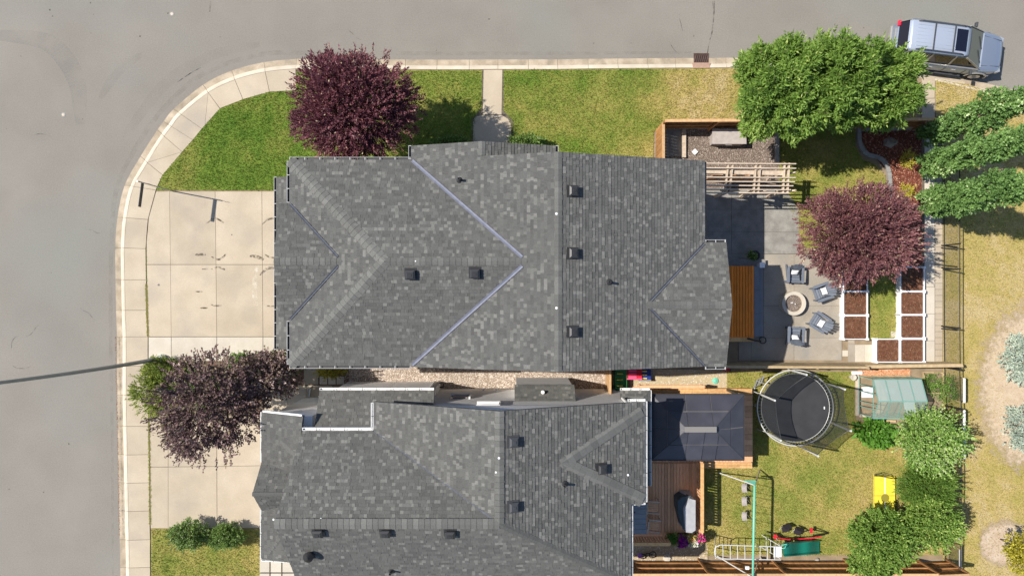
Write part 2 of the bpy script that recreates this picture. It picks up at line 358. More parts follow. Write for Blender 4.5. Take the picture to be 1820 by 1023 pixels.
# ================================================================ SETTING
def P(*pts, h=0.0): return [tuple(W(x, y, h)[:2]) for x, y in pts]
ZR = -.12
structure('ground', [(-260, -260), (260, -260), (260, 260), (-260, 260)], -.16, M['dirt'])
# kerb / pavement stations: (outer point on the road, inner point on the plot side)
ST = [((214, 1090), (268, 1090)), ((214, 1007), (267, 1007)), ((213, 958), (267, 958)), ((212, 907), (266, 907)), ((211, 857), (266, 857)),
      ((210, 807), (265, 807)), ((209, 756), (264, 757)), ((208, 701), (263.5, 701)), ((208, 650), (263, 650)), ((208, 598), (263, 598)),
      ((206.5, 551), (260, 551)), ((205.5, 497), (260, 497)), ((205, 440), (259, 442)), ((209, 386), (263, 390)), ((222, 329), (277, 338)),
      ((250, 278), (289, 311)), ((280, 231), (324, 270)), ((291, 216), (343, 249)), ((309, 194), (359, 229)), ((361, 151), (391, 193)),
      ((412, 126), (432, 177)), ((469, 111), (479, 163.5)), ((527, 105), (526, 161))]
OUT = [W(*a, ZR) for a, b in ST]; INN = [W(*b) for a, b in ST]
NS = 6
oc = cat_rom([(p.x, p.y) for p in OUT], NS)
ic = []
for i in range(len(ST) - 1):
    for k in range(NS): ic.append(INN[i].lerp(INN[i + 1], k / NS))
ic.append(INN[-1]); ic = [Vector((p.x, p.y, 0)) for p in ic]
# straight kerb along the north street, continuing past the tree and bending south east
N1 = [(527, 105), (575, 106), (622, 106), (670, 106), (721, 106), (777, 106.5), (834, 106.5), (885, 106), (939, 106), (991, 106), (1045, 105), (1098, 104.5), (1151, 104), (1200, 103.5), (1233, 103.5)]
N2 = [(1258, 103.5), (1290, 103), (1345, 103), (1400, 104), (1455, 106), (1510, 108), (1565, 112), (1612, 117), (1660, 126), (1710, 137), (1760, 150), (1815, 163), (1870, 177), (1930, 193)]
def kerb_width(px): return 19 if px < 1500 else 17
plot = [(p.x, p.y) for p in ic]
def norm2(a, b):
    d = (Vector(b) - Vector(a)).normalized(); return Vector((d.y, -d.x, 0))
road_pts = [(p.x, p.y) for p in oc] + [tuple(W(*q, ZR)[:2]) for q in N1[1:] + N2]
# road sheet: everything west and north of the kerb line
road_poly = [(-200, W(0, 1090)[1]), (-200, 200), (200, 200), (200, road_pts[-1][1] - 3)] + road_pts[::-1]
road_poly = [(-200, -150), (-200, 200), (220, 200), (220, road_pts[-1][1] - 45)] + road_pts[::-1] + [(road_pts[0][0], -150)]
structure('road', road_poly, ZR, M['asphalt'])
# kerb profile as fractions of metres from the road edge, with heights
def kerb_piece(o_pts, n_pts, name, mats, parent, maxw=.50):
    """rolled kerb: gutter pan, bright face and flat back, one piece between two joints"""
    prof = [(0, ZR - .05), (0, ZR + .008), (.29, ZR + .03), (.36, -.035), (.42, 0.0), (maxw, .006), (maxw, -.14)]
    b = MB(); n = len(o_pts); tn = random.random()
    vs = [o_pts[i] + n_pts[i] * q + Vector((0, 0, z)) for i in range(n) for q, z in prof]
    m = len(prof)
    for i in range(n - 1):
        for j in range(m - 1):
            b.poly([vs[i * m + j], vs[(i + 1) * m + j], vs[(i + 1) * m + j + 1], vs[i * m + j + 1]], [(3, 2, 1, 0)], tn, 0 if j < 2 else 1)
    b.poly(vs[:m], [tuple(range(m))], tn, 1); b.poly(vs[-m:], [tuple(range(m - 1, -1, -1))], tn, 1)
    return b.build(name, mats, parent)
kerb = thing('kerb', None, None, kind='structure')
for k in ('label', 'category'):
    if k in kerb: del kerb[k]
km = [M['gutter_pan'], M['concrete_edge']]
def shrink(o, n, g=.008):
    o = [p.copy() for p in o]
    d = (o[-1] - o[0]).normalized() * g; o[0] += d; o[-1] -= d; return o
for i in range(len(ST) - 1):
    o = [Vector((p.x, p.y, 0)) for p in oc[i * NS:(i + 1) * NS + 1]]
    nn = [(ic[i * NS + k] - o[k]).normalized() for k in range(len(o))]
    kerb_piece(shrink(o, nn), nn, 'kerb_segment', km, kerb)
for L in (N1, N2):
    pts = [W(*q, ZR) for q in L]; pts = [Vector((p.x, p.y, 0)) for p in pts]
    for i in range(len(pts) - 1):
        nn = []
        for j in (i, i + 1):
            a = pts[max(j - 1, 0)]; c = pts[min(j + 1, len(pts) - 1)]; nn.append(norm2(a, c))
        kerb_piece(shrink(pts[i:i + 2], nn), nn, 'kerb_segment', km, kerb)
# pavement slabs behind the kerb
sw = thing('pavement', None, None, kind='structure')
def slab(parent, poly, z, ma, name='slab', thick=.1, gap=.009, tone=None):
    n = len(poly); c = Vector((sum(p[0] for p in poly) / n, sum(p[1] for p in poly) / n))
    q = []
    for p in poly:
        d = c - Vector(p[:2]); L = d.length; q.append(tuple(Vector(p[:2]) + d / L * gap * 1.4))
    b = MB(); b.prism(q, z - thick, z, random.random() if tone is None else tone); return b.build(name, ma, parent)
EXTRA = {18: 'diag', 14: 'diag2'}
for i in range(len(ST) - 1):
    a = [oc[i * NS + k] + (ic[i * NS + k] - oc[i * NS + k]).normalized() * .505 for k in range(NS + 1)]
    b_ = [ic[i * NS + k] for k in range(NS + 1)]
    A = [tuple(p[:2]) for p in a]; B = [tuple(p[:2]) for p in b_]
    if i == 18:      # saw cut running across the slab at the corner
        slab(sw, A + [B[1], B[0]], .008, M['concrete'], tone=.6); slab(sw, [B[1], A[-1]] + B[:1:-1], .008, M['concrete'], tone=.9)
    elif i == 15:
        slab(sw, [A[0], B[-1], B[0]], .008, M['concrete'], tone=.8); slab(sw, A + [B[-1]], .008, M['concrete'], tone=.55)
    else: slab(sw, A + B[::-1], .008, M['concrete'])
# dark bed that shows in the joints
bed = [tuple((oc[i] + (ic[i] - oc[i]).normalized() * .42)[:2]) for i in range(len(oc))]
structure('joint_sand', bed + [tuple(p[:2]) for p in ic[::-1]], -.012, M['joint'])
# raised plot (all of the land inside the kerb)
back = [tuple((W(*q, ZR) + norm2(W(*N1[0], ZR), W(*N1[1], ZR)) * .495)[:2]) for q in N1] + [tuple((W(*q, ZR) + Vector((0, -.5, 0)))[:2]) for q in N2]
plot_poly = [(p.x, p.y) for p in ic] + back + [(220, back[-1][1] - 45), (220, -150), (ic[0].x, -150)]
structure('terrain', plot_poly, -.03, M['dirt'], z0=-.15)

# ---------------------------------------------------------------- lawns
DRY = [  # photo point, radius, dryness
    (450, 230, 50, .10), (400, 290, 60, .28), (320, 320, 40, .42), (470, 200, 40, .36), (500, 290, 60, .18), (520, 240, 30, .45), (600, 300, 60, .3),
    (740, 150, 60, .42), (830, 170, 40, .5), (820, 220, 50, .3), (930, 150, 60, .36), (1000, 190, 60, .42), (960, 240, 60, .36), (1080, 190, 60, .40), (1100, 150, 40, .45), (1130, 240, 40, .42),
    (1150, 270, 20, .8), (1180, 150, 40, .78), (1240, 170, 50, .86), (1290, 170, 40, .9), (1120, 130, 40, .3),
    (1440, 300, 60, .52), (1540, 290, 40, .62), (1420, 370, 30, .66), (1500, 260, 40, .5),
    (1570, 540, 30, .45), (1560, 590, 30, .66),
    (1380, 680, 40, .55), (1320, 670, 40, .62), (1500, 700, 50, .5), (1400, 840, 60, .55), (1290, 900, 40, .58), (1480, 860, 50, .60), (1430, 830, 25, .42), (1400, 880, 30, .5), (1520, 800, 60, .70), (1545, 900, 50, .74), (1440, 900, 50, .58), (1440, 970, 30, .66), (1470, 960, 18, .35), (1260, 950, 20, .8),
    (290, 960, 40, .6), (340, 1000, 40, .55), (400, 990, 40, .62), (440, 960, 40, .66), (300, 1010, 40, .5),
    (1700, 160, 60, .84), (1760, 250, 60, .9), (1720, 500, 60, .84), (1780, 480, 60, .92), (1740, 600, 50, .90), (1700, 700, 30, .72), (1730, 900, 80, .86), (1790, 850, 60, .88), (1710, 1000, 30, .6), (1770, 1000, 40, .92), (1690, 500, 16, .62), (1640, 160, 20, .9), (1700, 300, 40, .8)]
def dryness(x, y):
    px = x * S + CX; py = -y * S + CY; wv = np.zeros_like(px) + 1e-9; sv = np.zeros_like(px) + .6e-9
    for a, b, r, v in DRY:
        g = np.exp(-((px - a) ** 2 + (py - b) ** 2) / (2 * (r * 1.1) ** 2)); wv += g; sv += g * v
    d = sv / wv
    n = vnoise(x + 50, y + 50, .9, 1) * .42 + vnoise(x + 50, y + 50, 2.3, 2) * .33 + vnoise(x + 50, y + 50, 6.1, 3) * .25
    d = d + .02 * np.clip((px - 1676) / 10, 0, 1)
    return d + (n - .5) * .62 + (vnoise(x + 9, y + 9, 14.0, 4) - .5) * .16
def lawn(name, poly, z=.0, dens=520, blade=.095, gname='grass', step=.22):
    xs = [p[0] for p in poly]; ys = [p[1] for p in poly]; x0, x1, y0, y1 = min(xs), max(xs), min(ys), max(ys)
    # turf sheet, coloured by dryness at its vertices
    me = bpy.data.meshes.new(name); bm = bmesh.new()
    vs = [bm.verts.new((p[0], p[1], z)) for p in poly]; f = bm.faces.new(vs)
    if f.normal.z < 0: bmesh.ops.reverse_faces(bm, faces=[f])
    bm.normal_update()
    for ax, lo, hi in ((0, x0, x1), (1, y0, y1)):
        c = lo + step
        while c < hi:
            co = (c, 0, 0) if ax == 0 else (0, c, 0); no = (1, 0, 0) if ax == 0 else (0, 1, 0)
            bmesh.ops.bisect_plane(bm, geom=bm.verts[:] + bm.edges[:] + bm.faces[:], plane_co=co, plane_no=no); c += step
    bm.normal_update()
    for f in bm.faces:
        if f.normal.z < 0: f.normal_flip()
    bm.to_mesh(me); bm.free()
    co = np.zeros(len(me.vertices) * 3); me.vertices.foreach_get('co', co); co = co.reshape(-1, 3)
    t = dryness(co[:, 0], co[:, 1]); me.attributes.new('tone', 'FLOAT', 'POINT').data.foreach_set('value', np.clip(t, 0, 1).astype(np.float32))
    me.materials.append(M['turf']); o = link(bpy.data.objects.new(name, me)); o['kind'] = 'structure'
    # blades
    n = int((x1 - x0) * (y1 - y0) * dens); x = rng.uniform(x0, x1, n); y = rng.uniform(y0, y1, n)
    k = inpoly(x, y, poly); x = x[k]; y = y[k]; n = len(x)
    th = rng.uniform(0, 2 * np.pi, n); ln = blade * rng.uniform(.5, 1.5, n); lean = rng.uniform(.2, .95, n); hz = ln * np.sqrt(1 - lean ** 2)
    wd = .006 + .010 * rng.random(n); dx = np.cos(th); dy = np.sin(th)
    V = np.zeros((n, 3, 3))
    V[:, 0] = np.stack([x - dy * wd, y + dx * wd, np.full(n, z)], 1); V[:, 1] = np.stack([x + dy * wd, y - dx * wd, np.full(n, z)], 1)
    V[:, 2] = np.stack([x + dx * ln * lean, y + dy * ln * lean, z + hz], 1)
    t = dryness(x, y) + rng.normal(0, .17, n)
    fast_mesh(gname, V, 3, t, M['grass'], kind='stuff')
    return o
innr = [q for _, q in ST]
lawn('lawn', P((278, 338), (289, 311), (324, 270), (343, 249), (359, 229), (391, 193), (432, 177), (479, 163.5), (526, 161), (527.5, 125.5), (857, 125), (857, 190), (846, 203), (843, 250), (843, 330), (500, 330), (500, 338.5)), .0, 620)
lawn('lawn', P((894, 125), (1060, 123.5), (1200, 122.5), (1345, 122), (1400, 123), (1455, 125), (1510, 127), (1565, 131), (1612, 136), (1629, 138), (1629, 214), (1190, 229), (1162, 233), (1160, 330), (903, 330), (906, 210), (894, 195)), .0, 620)
lawn('lawn', P((268.5, 939), (268.5, 1100), (480, 1100), (480, 939)), .0, 560)
lawn('lawn', P((1385, 228), (1520, 228), (1520, 258), (1533, 283), (1557, 293), (1573, 312), (1576, 345), (1580, 400), (1510, 440), (1430, 440), (1412, 390), (1385, 344)), .0, 560)
lawn('lawn', P((1545, 470), (1597, 470), (1597, 601), (1556, 603), (1545, 603)), .0, 560)
lawn('lawn', P((1292, 660), (1520, 660), (1520, 745), (1560, 760), (1690, 800), (1690, 985), (1250, 985), (1247, 832), (1338, 832), (1338, 690), (1292, 690)), .0, 560)
lawn('lawn', P((1663, 142), (1720, 150), (1760, 164), (1815, 177), (1860, 188), (1860, 270), (1676, 270), (1663, 200)), .0, 420)
lawn('dry_field', P((1676, 270.5), (1860, 270.5), (1860, 1100), (1676, 1100)), .0, 330)
lawn('dry_field', P((1860.5, 195), (3400, 500), (3400, 2600), (1860.5, 2600)), .0, 6, .12, step=1.5)
lawn('lawn', P((269, 1100.5), (1860, 1100.5), (1860, 2600), (269, 2600)), .0, 8, .12, step=1.5)

# bare dirt circles and the worn path in the field, lying on the turf
def blob(cx, cy, rx, ry, z, name, ma, seed, n=40, jit=.12):
    r = random.Random(seed); pts = []
    ph = [r.uniform(0, 6.28) for _ in range(4)]
    for k in range(n):
        a = 2 * math.pi * k / n; q = 1 + jit * sum(math.sin(a * (j + 2) + ph[j]) / (j + 1) for j in range(4))
        pts.append(tuple(W(cx + rx * q * math.cos(a), cy + ry * q * math.sin(a))[:2]))
    return structure(name, pts, z, ma)
def soft_patch(name, c1, c2, cx, cy, rx, ry):
    """bare soil whose edge thins out into the turf"""
    m = mat(name, c1, c2, scale=3, detail=9, bump=.3, bscale=30); n = m.node_tree.nodes; l = m.node_tree.links
    g = n.new('ShaderNodeNewGeometry'); mp = n.new('ShaderNodeMapping'); c = W(cx, cy)
    mp.inputs['Location'].default_value = (-c.x * S / rx, -c.y * S / ry, 0); mp.inputs['Scale'].default_value = (S / rx, S / ry, 0)
    l.new(g.outputs['Position'], mp.inputs[0]); ln = n.new('ShaderNodeVectorMath'); ln.operation = 'LENGTH'; l.new(mp.outputs[0], ln.inputs[0])
    t = n.new('ShaderNodeTexNoise'); t.inputs['Scale'].default_value = 3.2; t.inputs['Detail'].default_value = 10; t.inputs['Roughness'].default_value = .7; l.new(g.outputs['Position'], t.inputs['Vector'])
    ad = n.new('ShaderNodeMath'); ad.operation = 'MULTIPLY_ADD'; ad.inputs[1].default_value = .9; l.new(t.outputs[0], ad.inputs[0]); l.new(ln.outputs['Value'], ad.inputs[2])
    mr = n.new('ShaderNodeMapRange'); mr.inputs[1].default_value = 1.25; mr.inputs[2].default_value = 1.5; mr.inputs[3].default_value = 1; mr.inputs[4].default_value = 0
    l.new(ad.outputs[0], mr.inputs[0]); l.new(mr.outputs[0], n['Principled BSDF'].inputs['Alpha']); return m
structure('dirt_patch', P((1700, 520), (1860, 520), (1860, 880), (1700, 880)), .018, soft_patch('dirt_pinkish', (.46, .36, .26), (.52, .42, .31), 1830, 690, 95, 150))
structure('dirt_patch', P((1720, 895), (1850, 895), (1850, 1060), (1720, 1060)), .018, soft_patch('dirt_circle', (.44, .335, .25), (.50, .41, .32), 1785, 965, 46, 42))

# ---------------------------------------------------------------- drives and paths
def grid_slabs(name, xs, ys, z, ma, skip=(), gap=.01, bedz=None):
    t = thing(name, None, None, kind='structure')
    for i in range(len(xs) - 1):
        for j in range(len(ys) - 1):
            if (i, j) in skip: continue
            slab(t, P((xs[i], ys[j]), (xs[i + 1], ys[j]), (xs[i + 1], ys[j + 1]), (xs[i], ys[j + 1])), z, ma, gap=gap)
    structure('joint_sand', P((xs[0] + .5, ys[0] + .5), (xs[-1] - .5, ys[0] + .5), (xs[-1] - .5, ys[-1] - .5), (xs[0] + .5, ys[-1] - .5)), z - .02 if bedz is None else bedz, M['joint'])
    return t
dr = thing('driveway', None, None, kind='structure')
for poly, ma in [(((278, 340), (301.5, 340), (303, 470), (261, 470), (260.5, 430), (265, 385)), 0), (((301.5, 340), (382.5, 340), (384, 470), (303, 470)), 0), (((382.5, 340), (465.5, 340), (466.5, 470), (384, 470)), 0), (((465.5, 340), (560, 340), (560, 470), (466.5, 470)), 0),
                 (((261, 470), (303, 470), (304.5, 598), (264, 598)), 0), (((303, 470), (384, 470), (385.5, 598), (304.5, 598)), 0), (((384, 470), (466.5, 470), (467.5, 598), (385.5, 598)), 0), (((466.5, 470), (560, 470), (560, 598), (467.5, 598)), 0),
                 (((264, 598.5), (304.5, 598.5), (304.5, 641), (264, 641)), 1), (((304.5, 598.5), (385.5, 598.5), (385.5, 641), (304.5, 641)), 1), (((385.5, 598.5), (467.5, 598.5), (467.5, 641), (385.5, 641)), 1), (((467.5, 598.5), (545, 598.5), (545, 641), (467.5, 641)), 1)]:
    slab(dr, P(*poly), .012, M['concrete_new'] if ma else M['concrete'], gap=.011)
structure('joint_sand', P((262, 342), (555, 342), (540, 640), (266, 640)), -.004, M['joint'])
dr2 = thing('driveway', None, None, kind='structure')
for poly in [((266, 739), (299, 739), (299, 829), (267, 829)), ((299, 739), (385.5, 739), (385.5, 828), (299, 829)), ((385.5, 739), (500, 739), (500, 826), (385.5, 828)),
             ((267, 829), (299, 829), (299, 938), (268, 938)), ((299, 829), (385.5, 828), (386, 938), (299, 938)), ((385.5, 828), (500, 826), (500, 938), (386, 938))]:
    slab(dr2, P(*poly), .012, M['concrete'], gap=.011)
structure('joint_sand', P((268, 741), (498, 741), (498, 937), (269, 937)), -.004, M['joint'])
# weeds in the joint between pavement and driveway
def weeds(p0, p1, width, n, ma=None, tn=(.05, .3), ln=.06):
    a = W(*p0, .01); b = W(*p1, .01); t = rng.random(n); x = a.x + (b.x - a.x) * t + rng.normal(0, width, n); y = a.y + (b.y - a.y) * t + rng.normal(0, width, n)
    th = rng.uniform(0, 6.28, n); L = ln * rng.uniform(.4, 1.3, n); V = np.zeros((n, 3, 3)); wd = .012
    V[:, 0] = np.stack([x - np.sin(th) * wd, y + np.cos(th) * wd, np.full(n, .012)], 1); V[:, 1] = np.stack([x + np.sin(th) * wd, y - np.cos(th) * wd, np.full(n, .012)], 1)
    V[:, 2] = np.stack([x + np.cos(th) * L, y + np.sin(th) * L, np.full(n, .04)], 1)
    fast_mesh('weeds', V, 3, rng.uniform(*tn, n), ma or M['grass'], kind='stuff')
weeds((260, 505), (263, 598), .018, 900, tn=(.3, .9)); weeds((265, 740), (267, 932), .022, 1100, tn=(.25, .8)); weeds((260, 440), (260, 500), .008, 100)
weeds((206, 598), (213, 950), .02, 700, M['mulch'], (.2, .9), .03)
# front walk from the street and the porch pad
fw = thing('footpath', None, None, kind='structure')
slab(fw, P((859.5, 124), (893, 124), (891.5, 204), (858, 204)), .012, M['concrete'])
slab(fw, P((858, 204.5), (891.5, 204.5), (903, 211), (909, 222), (909, 300), (840.5, 300), (840.5, 214), (845, 207)), .012, M['concrete'])
structure('joint_sand', P((856, 124), (895, 124), (895, 197), (912, 214), (912, 300), (838, 300), (838, 212), (848, 202), (856, 200)), .003, M['joint'])
# side path east
sp = thing('footpath', None, None, kind='structure')
for y0, y1 in ((136, 175), (175, 225)): slab(sp, P((1639, y0), (1662, y0), (1661, y1), (1638, y1)), .012, M['concrete'])
for k in range(9):
    y0 = 225 + k * 47.5; slab(sp, P((1643, y0), (1661, y0), (1661, y0 + 47.5), (1643, y0 + 47.5)), .012, M['concrete_new'], gap=.006)
pv = thing('paver_strip', None, None, kind='structure')
y = 300
while y < 646:
    slab(pv, P((1661.5, y), (1675, y), (1675, y + 10.6), (1661.5, y + 10.6)), .02, M['concrete'], name='paver', gap=.008); y += 10.7
structure('joint_sand', P((1638, 225), (1675, 225), (1675, 646), (1638, 646)), .001, M['joint'])
# patio
gp = thing('patio', None, None, kind='structure')
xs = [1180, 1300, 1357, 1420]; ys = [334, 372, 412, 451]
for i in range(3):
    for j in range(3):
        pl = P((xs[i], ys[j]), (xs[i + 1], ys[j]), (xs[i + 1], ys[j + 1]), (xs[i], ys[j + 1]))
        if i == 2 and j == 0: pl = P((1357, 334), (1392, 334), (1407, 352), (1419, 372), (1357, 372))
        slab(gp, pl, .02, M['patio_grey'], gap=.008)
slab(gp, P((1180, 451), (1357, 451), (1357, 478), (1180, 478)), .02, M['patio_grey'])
wp = thing('patio', None, None, kind='structure')
for a, b, c, d in [(1357, 451.5, 1411, 543), (1411, 451.5, 1496, 543), (1313, 543, 1357, 600), (1357, 543, 1411, 600), (1411, 543, 1496, 600), (1313, 600, 1335, 640), (1335, 600, 1411, 640), (1411, 600, 1496, 640)]:
    slab(wp, P((a, b), (c, b), (c, d), (a, d)), .02, M['patio'], gap=.007)
slab(wp, P((1290, 478), (1357, 478), (1357, 543), (1290, 543)), .02, M['patio'], gap=.007)
structure('joint_sand', P((1180, 334), (1392, 334), (1419, 372), (1419, 449), (1496, 452), (1496, 640), (1313, 640), (1313, 545), (1180, 545)), .006, M['joint'])
# small paving by the beds
tp = thing('patio', None, None, kind='structure')
for a, b, c, d, ma in [(1519, 612, 1536, 643, 'concrete_new'), (1536, 612, 1560, 643, 'concrete_new'), (1497, 622, 1507, 633, 'concrete_new'), (1507, 603, 1519, 610, 'concrete'), (1507, 610, 1519, 643, 'patio'), (1583, 588, 1595, 599, 'concrete_new')]:
    slab(tp, P((a, b), (c, b), (c, d), (a, d)), .02, M[ma], gap=.006)
# shaded concrete walk between the houses at the front
cw = thing('footpath', None, None, kind='structure')
for a, b, c, d in [(470, 684, 512, 745), (512, 684, 545, 745), (545, 684, 590, 745), (568, 668, 582, 683), (583, 668, 597, 683), (598, 668, 612, 683), (540, 650, 566, 683)]:
    slab(cw, P((a, b), (c, b), (c, d), (a, d)), .012, M['concrete'] if b > 680 or a < 560 else M['concrete_new'], gap=.012)

# ---------------------------------------------------------------- gravels, mulch
def pebbles(name, poly, n_m2, size, ma, z=0.0, flat=.6, tn=(0, 1), elong=1.0):
    xs = [p[0] for p in poly]; ys = [p[1] for p in poly]; x0, x1, y0, y1 = min(xs), max(xs), min(ys), max(ys)
    n = int((x1 - x0) * (y1 - y0) * n_m2); x = rng.uniform(x0, x1, n); y = rng.uniform(y0, y1, n); k = inpoly(x, y, poly); x = x[k]; y = y[k]; n = len(x)
    r = size * rng.uniform(.55, 1.35, n); a = rng.uniform(0, 6.28, n)
    T = np.zeros((n, 5, 3)); ang = np.array([0, 1.57, 3.14, 4.71])
    el = rng.uniform(.6, 1, n) / elong
    for j in range(4):
        cx_ = np.cos(ang[j]) * r * (1 + .25 * rng.random(n)); cy_ = np.sin(ang[j]) * r * el
        T[:, j] = np.stack([x + cx_ * np.cos(a) - cy_ * np.sin(a), y + cx_ * np.sin(a) + cy_ * np.cos(a), np.full(n, z)], 1)
    T[:, 4] = np.stack([x + rng.normal(0, .15, n) * r, y + rng.normal(0, .15, n) * r, z + r * flat * rng.uniform(.6, 1.2, n)], 1)
    V = np.concatenate([T[:, [0, 1, 4]], T[:, [1, 2, 4]], T[:, [2, 3, 4]], T[:, [3, 0, 4]]], 0)
    t = rng.uniform(*tn, n); fast_mesh(name, V, 3, np.tile(t, 4), ma, kind='stuff')
M['gravel_base'] = mat('gravel_base', (.34, .27, .21), (.26, .2, .155), scale=18, bump=.8, bscale=30)
M['gravel_base_brown'] = mat('gravel_base_brown', (.17, .135, .11), (.12, .095, .08), scale=18, bump=.8, bscale=30)
gpoly = P((612, 645), (1078, 650), (1078, 700), (770, 700), (612, 688))
structure('gravel_bed', gpoly, -.01, M['gravel_base']); pebbles('gravel', gpoly, 620, .032, M['pebble_pink'], -.01)
gp2 = P((1150, 655), (1292, 658), (1292, 690), (1120, 690), (1120, 655))
structure('gravel_bed', gp2, -.006, mat('sandy', (.50, .41, .26), (.42, .34, .21), scale=7, bump=.5)); pebbles('gravel', gp2, 120, .028, M['pebble_white'], -.006)
gp3 = P((1167, 228), (1385, 226), (1385, 336), (1170, 336))
structure('gravel_bed', gp3, -.008, M['gravel_base_brown']); pebbles('gravel', gp3, 620, .030, M['pebble_brown'], -.008)
mp_ = P((1530, 232), (1640, 232), (1642, 470), (1600, 470), (1586, 420), (1584, 340), (1578, 305), (1560, 285), (1545, 272), (1532, 250))
structure('mulch_bed', mp_, -.008, mat('mulch_base', (.14, .045, .028), (.09, .03, .02), scale=9, bump=.8)); pebbles('mulch', mp_, 480, .040, M['mulch'], -.008, .35, elong=2.0)
bed2 = P((266, 641), (620, 641), (620, 684), (545, 684), (470, 684), (468, 738), (266, 738))
structure('mulch_bed', bed2, -.004, mat('dark_soil', (.10, .075, .05), (.15, .115, .08), scale=5, bump=.6)); pebbles('mulch', bed2, 160, .03, M['mulch'], -.004, .4, (0, .5), 1.6)
bp3 = P((1675, 646), (1700, 646), (1700, 655), (1675, 655))
bb = P((1120, 965), (1258, 965), (1258, 995), (1120, 995)); structure('flower_bed', bb, .004, mat('tan_soil', (.42, .33, .21), (.33, .26, .16), scale=6, bump=.5)); pebbles('gravel', bb, 200, .025, M['pebble_white'], .004)
rr = P((1524, 655), (1618, 655), (1618, 668), (1524, 668)); structure('flower_bed', rr, .012, M['terracotta']); pebbles('crushed_brick', rr, 900, .022, ramp_mat('crushed_brick', [(0, (.40, .14, .06)), (.5, (.52, .27, .15)), (1, (.62, .50, .38))]), .012)
# scuffs left by tyres on the driveway
def ribbon(pts, wpx, z, ma, name='tyre_mark', kind='structure', tn=.5):
    b = MB(); q = cat_rom([W(*p)[:2] for p in pts], 8)
    q = [Vector((p.x, p.y, 0)) for p in q]; n = len(q)
    for i in range(n - 1):
        nn = norm2(q[i], q[i + 1]); w0 = wpx / S / 2 * math.sin(math.pi * (i + .3) / n) ** .4; w1 = wpx / S / 2 * math.sin(math.pi * (i + 1.3) / (n + .6)) ** .4
        b.face([q[i] + nn * w0 + Vector((0, 0, z)), q[i + 1] + nn * w1 + Vector((0, 0, z)), q[i + 1] - nn * w1 + Vector((0, 0, z)), q[i] - nn * w0 + Vector((0, 0, z))], tn)
    b.f = [f[::-1] for f in b.f]
    return b.build(name, ma, kind=kind)
def faded(name, c, a, sc=6):
    m = see_through(name, c, 1, .9); n = m.node_tree.nodes; l = m.node_tree.links; g = n.new('ShaderNodeNewGeometry')
    t = n.new('ShaderNodeTexNoise'); t.inputs['Scale'].default_value = sc; t.inputs['Detail'].default_value = 8; l.new(g.outputs['Position'], t.inputs['Vector'])
    r = n.new('ShaderNodeMapRange'); r.inputs[1].default_value = .38; r.inputs[2].default_value = .66; r.inputs[3].default_value = 0; r.inputs[4].default_value = a
    l.new(t.outputs[0], r.inputs[0]); l.new(r.outputs[0], n['Principled BSDF'].inputs['Alpha']); return m
M['scuff'] = faded('scuff', (.09, .075, .05), .85)
M['wash'] = faded('wash', (.72, .66, .54), .7, 4)
for pts, wd in [([(366, 398), (376, 391), (386, 389), (398, 396)], 2.4), ([(466, 399), (474, 391), (484, 388), (494, 388)], 2.6), ([(376, 456), (388, 461), (397, 457), (402, 450)], 2.6), ([(471, 452), (480, 457), (492, 458)], 2.2),
                ([(347, 453), (356, 452), (366, 452)], 3.4), ([(444, 455), (456, 456), (469, 461)], 4), ([(359, 478), (378, 478)], 1.6), ([(380, 476), (390, 475), (400, 479)], 2.6), ([(462, 489), (471, 480), (480, 476), (492, 477)], 3.4),
                ([(347, 518), (360, 518)], 1.6), ([(374, 540), (384, 543), (394, 542)], 2.2), ([(474, 543), (484, 544), (493, 543)], 2), ([(356, 547), (370, 547)], 2)]:
    ribbon(pts, wd * 1.4, .0165, M['scuff'])
ribbon([(459, 470), (454, 490), (453, 530), (457, 545)], 9, .0158, M['wash'], 'wash_streak')
for x, y, r_ in ((282, 506, 1.8), (412, 417, 1)):
    b = MB(); b.lathe(tuple(W(x, y, .013)), [(r_ / S, 0), (r_ / S, .012)], 12); b.build('stone', M['plastic_black'], label='small dark stone lying on the upper driveway' if r_ > 1.5 else 'tiny dark speck of grit on the middle of the upper driveway', cat='stone')
# cracks in the road
M['crack'] = faded('crack', (.05, .045, .04), .8, 5)
for pts, wd in [([(1271, 0), (1270, 25), (1266, 60), (1262, 72), (1258, 98)], 2.0), ([(372, 0), (371, 20)], 1.6), ([(313, 145), (335, 130), (356, 118)], 1.6), ([(1268, 0), (1269, 14)], 1.5)]:
    ribbon(pts, wd, ZR + .004, M['crack'], 'road_crack')
# the broad pale and worn patches swept by turning cars
ribbon([(-20, 60), (70, 70), (110, 100), (135, 150), (140, 220)], 34, ZR + .004, faded('road_pale', (.27, .26, .235), .16, .8), 'worn_patch')
ribbon([(175, 175), (190, 150), (215, 120), (250, 95)], 16, ZR + .005, faded('road_dark', (.18, .168, .148), .08, .9), 'worn_patch')
ribbon([(215, 250), (245, 205), (300, 140), (380, 95), (460, 78)], 20, ZR + .006, faded('road_dark2', (.19, .175, .155), .07, .8), 'worn_patch')

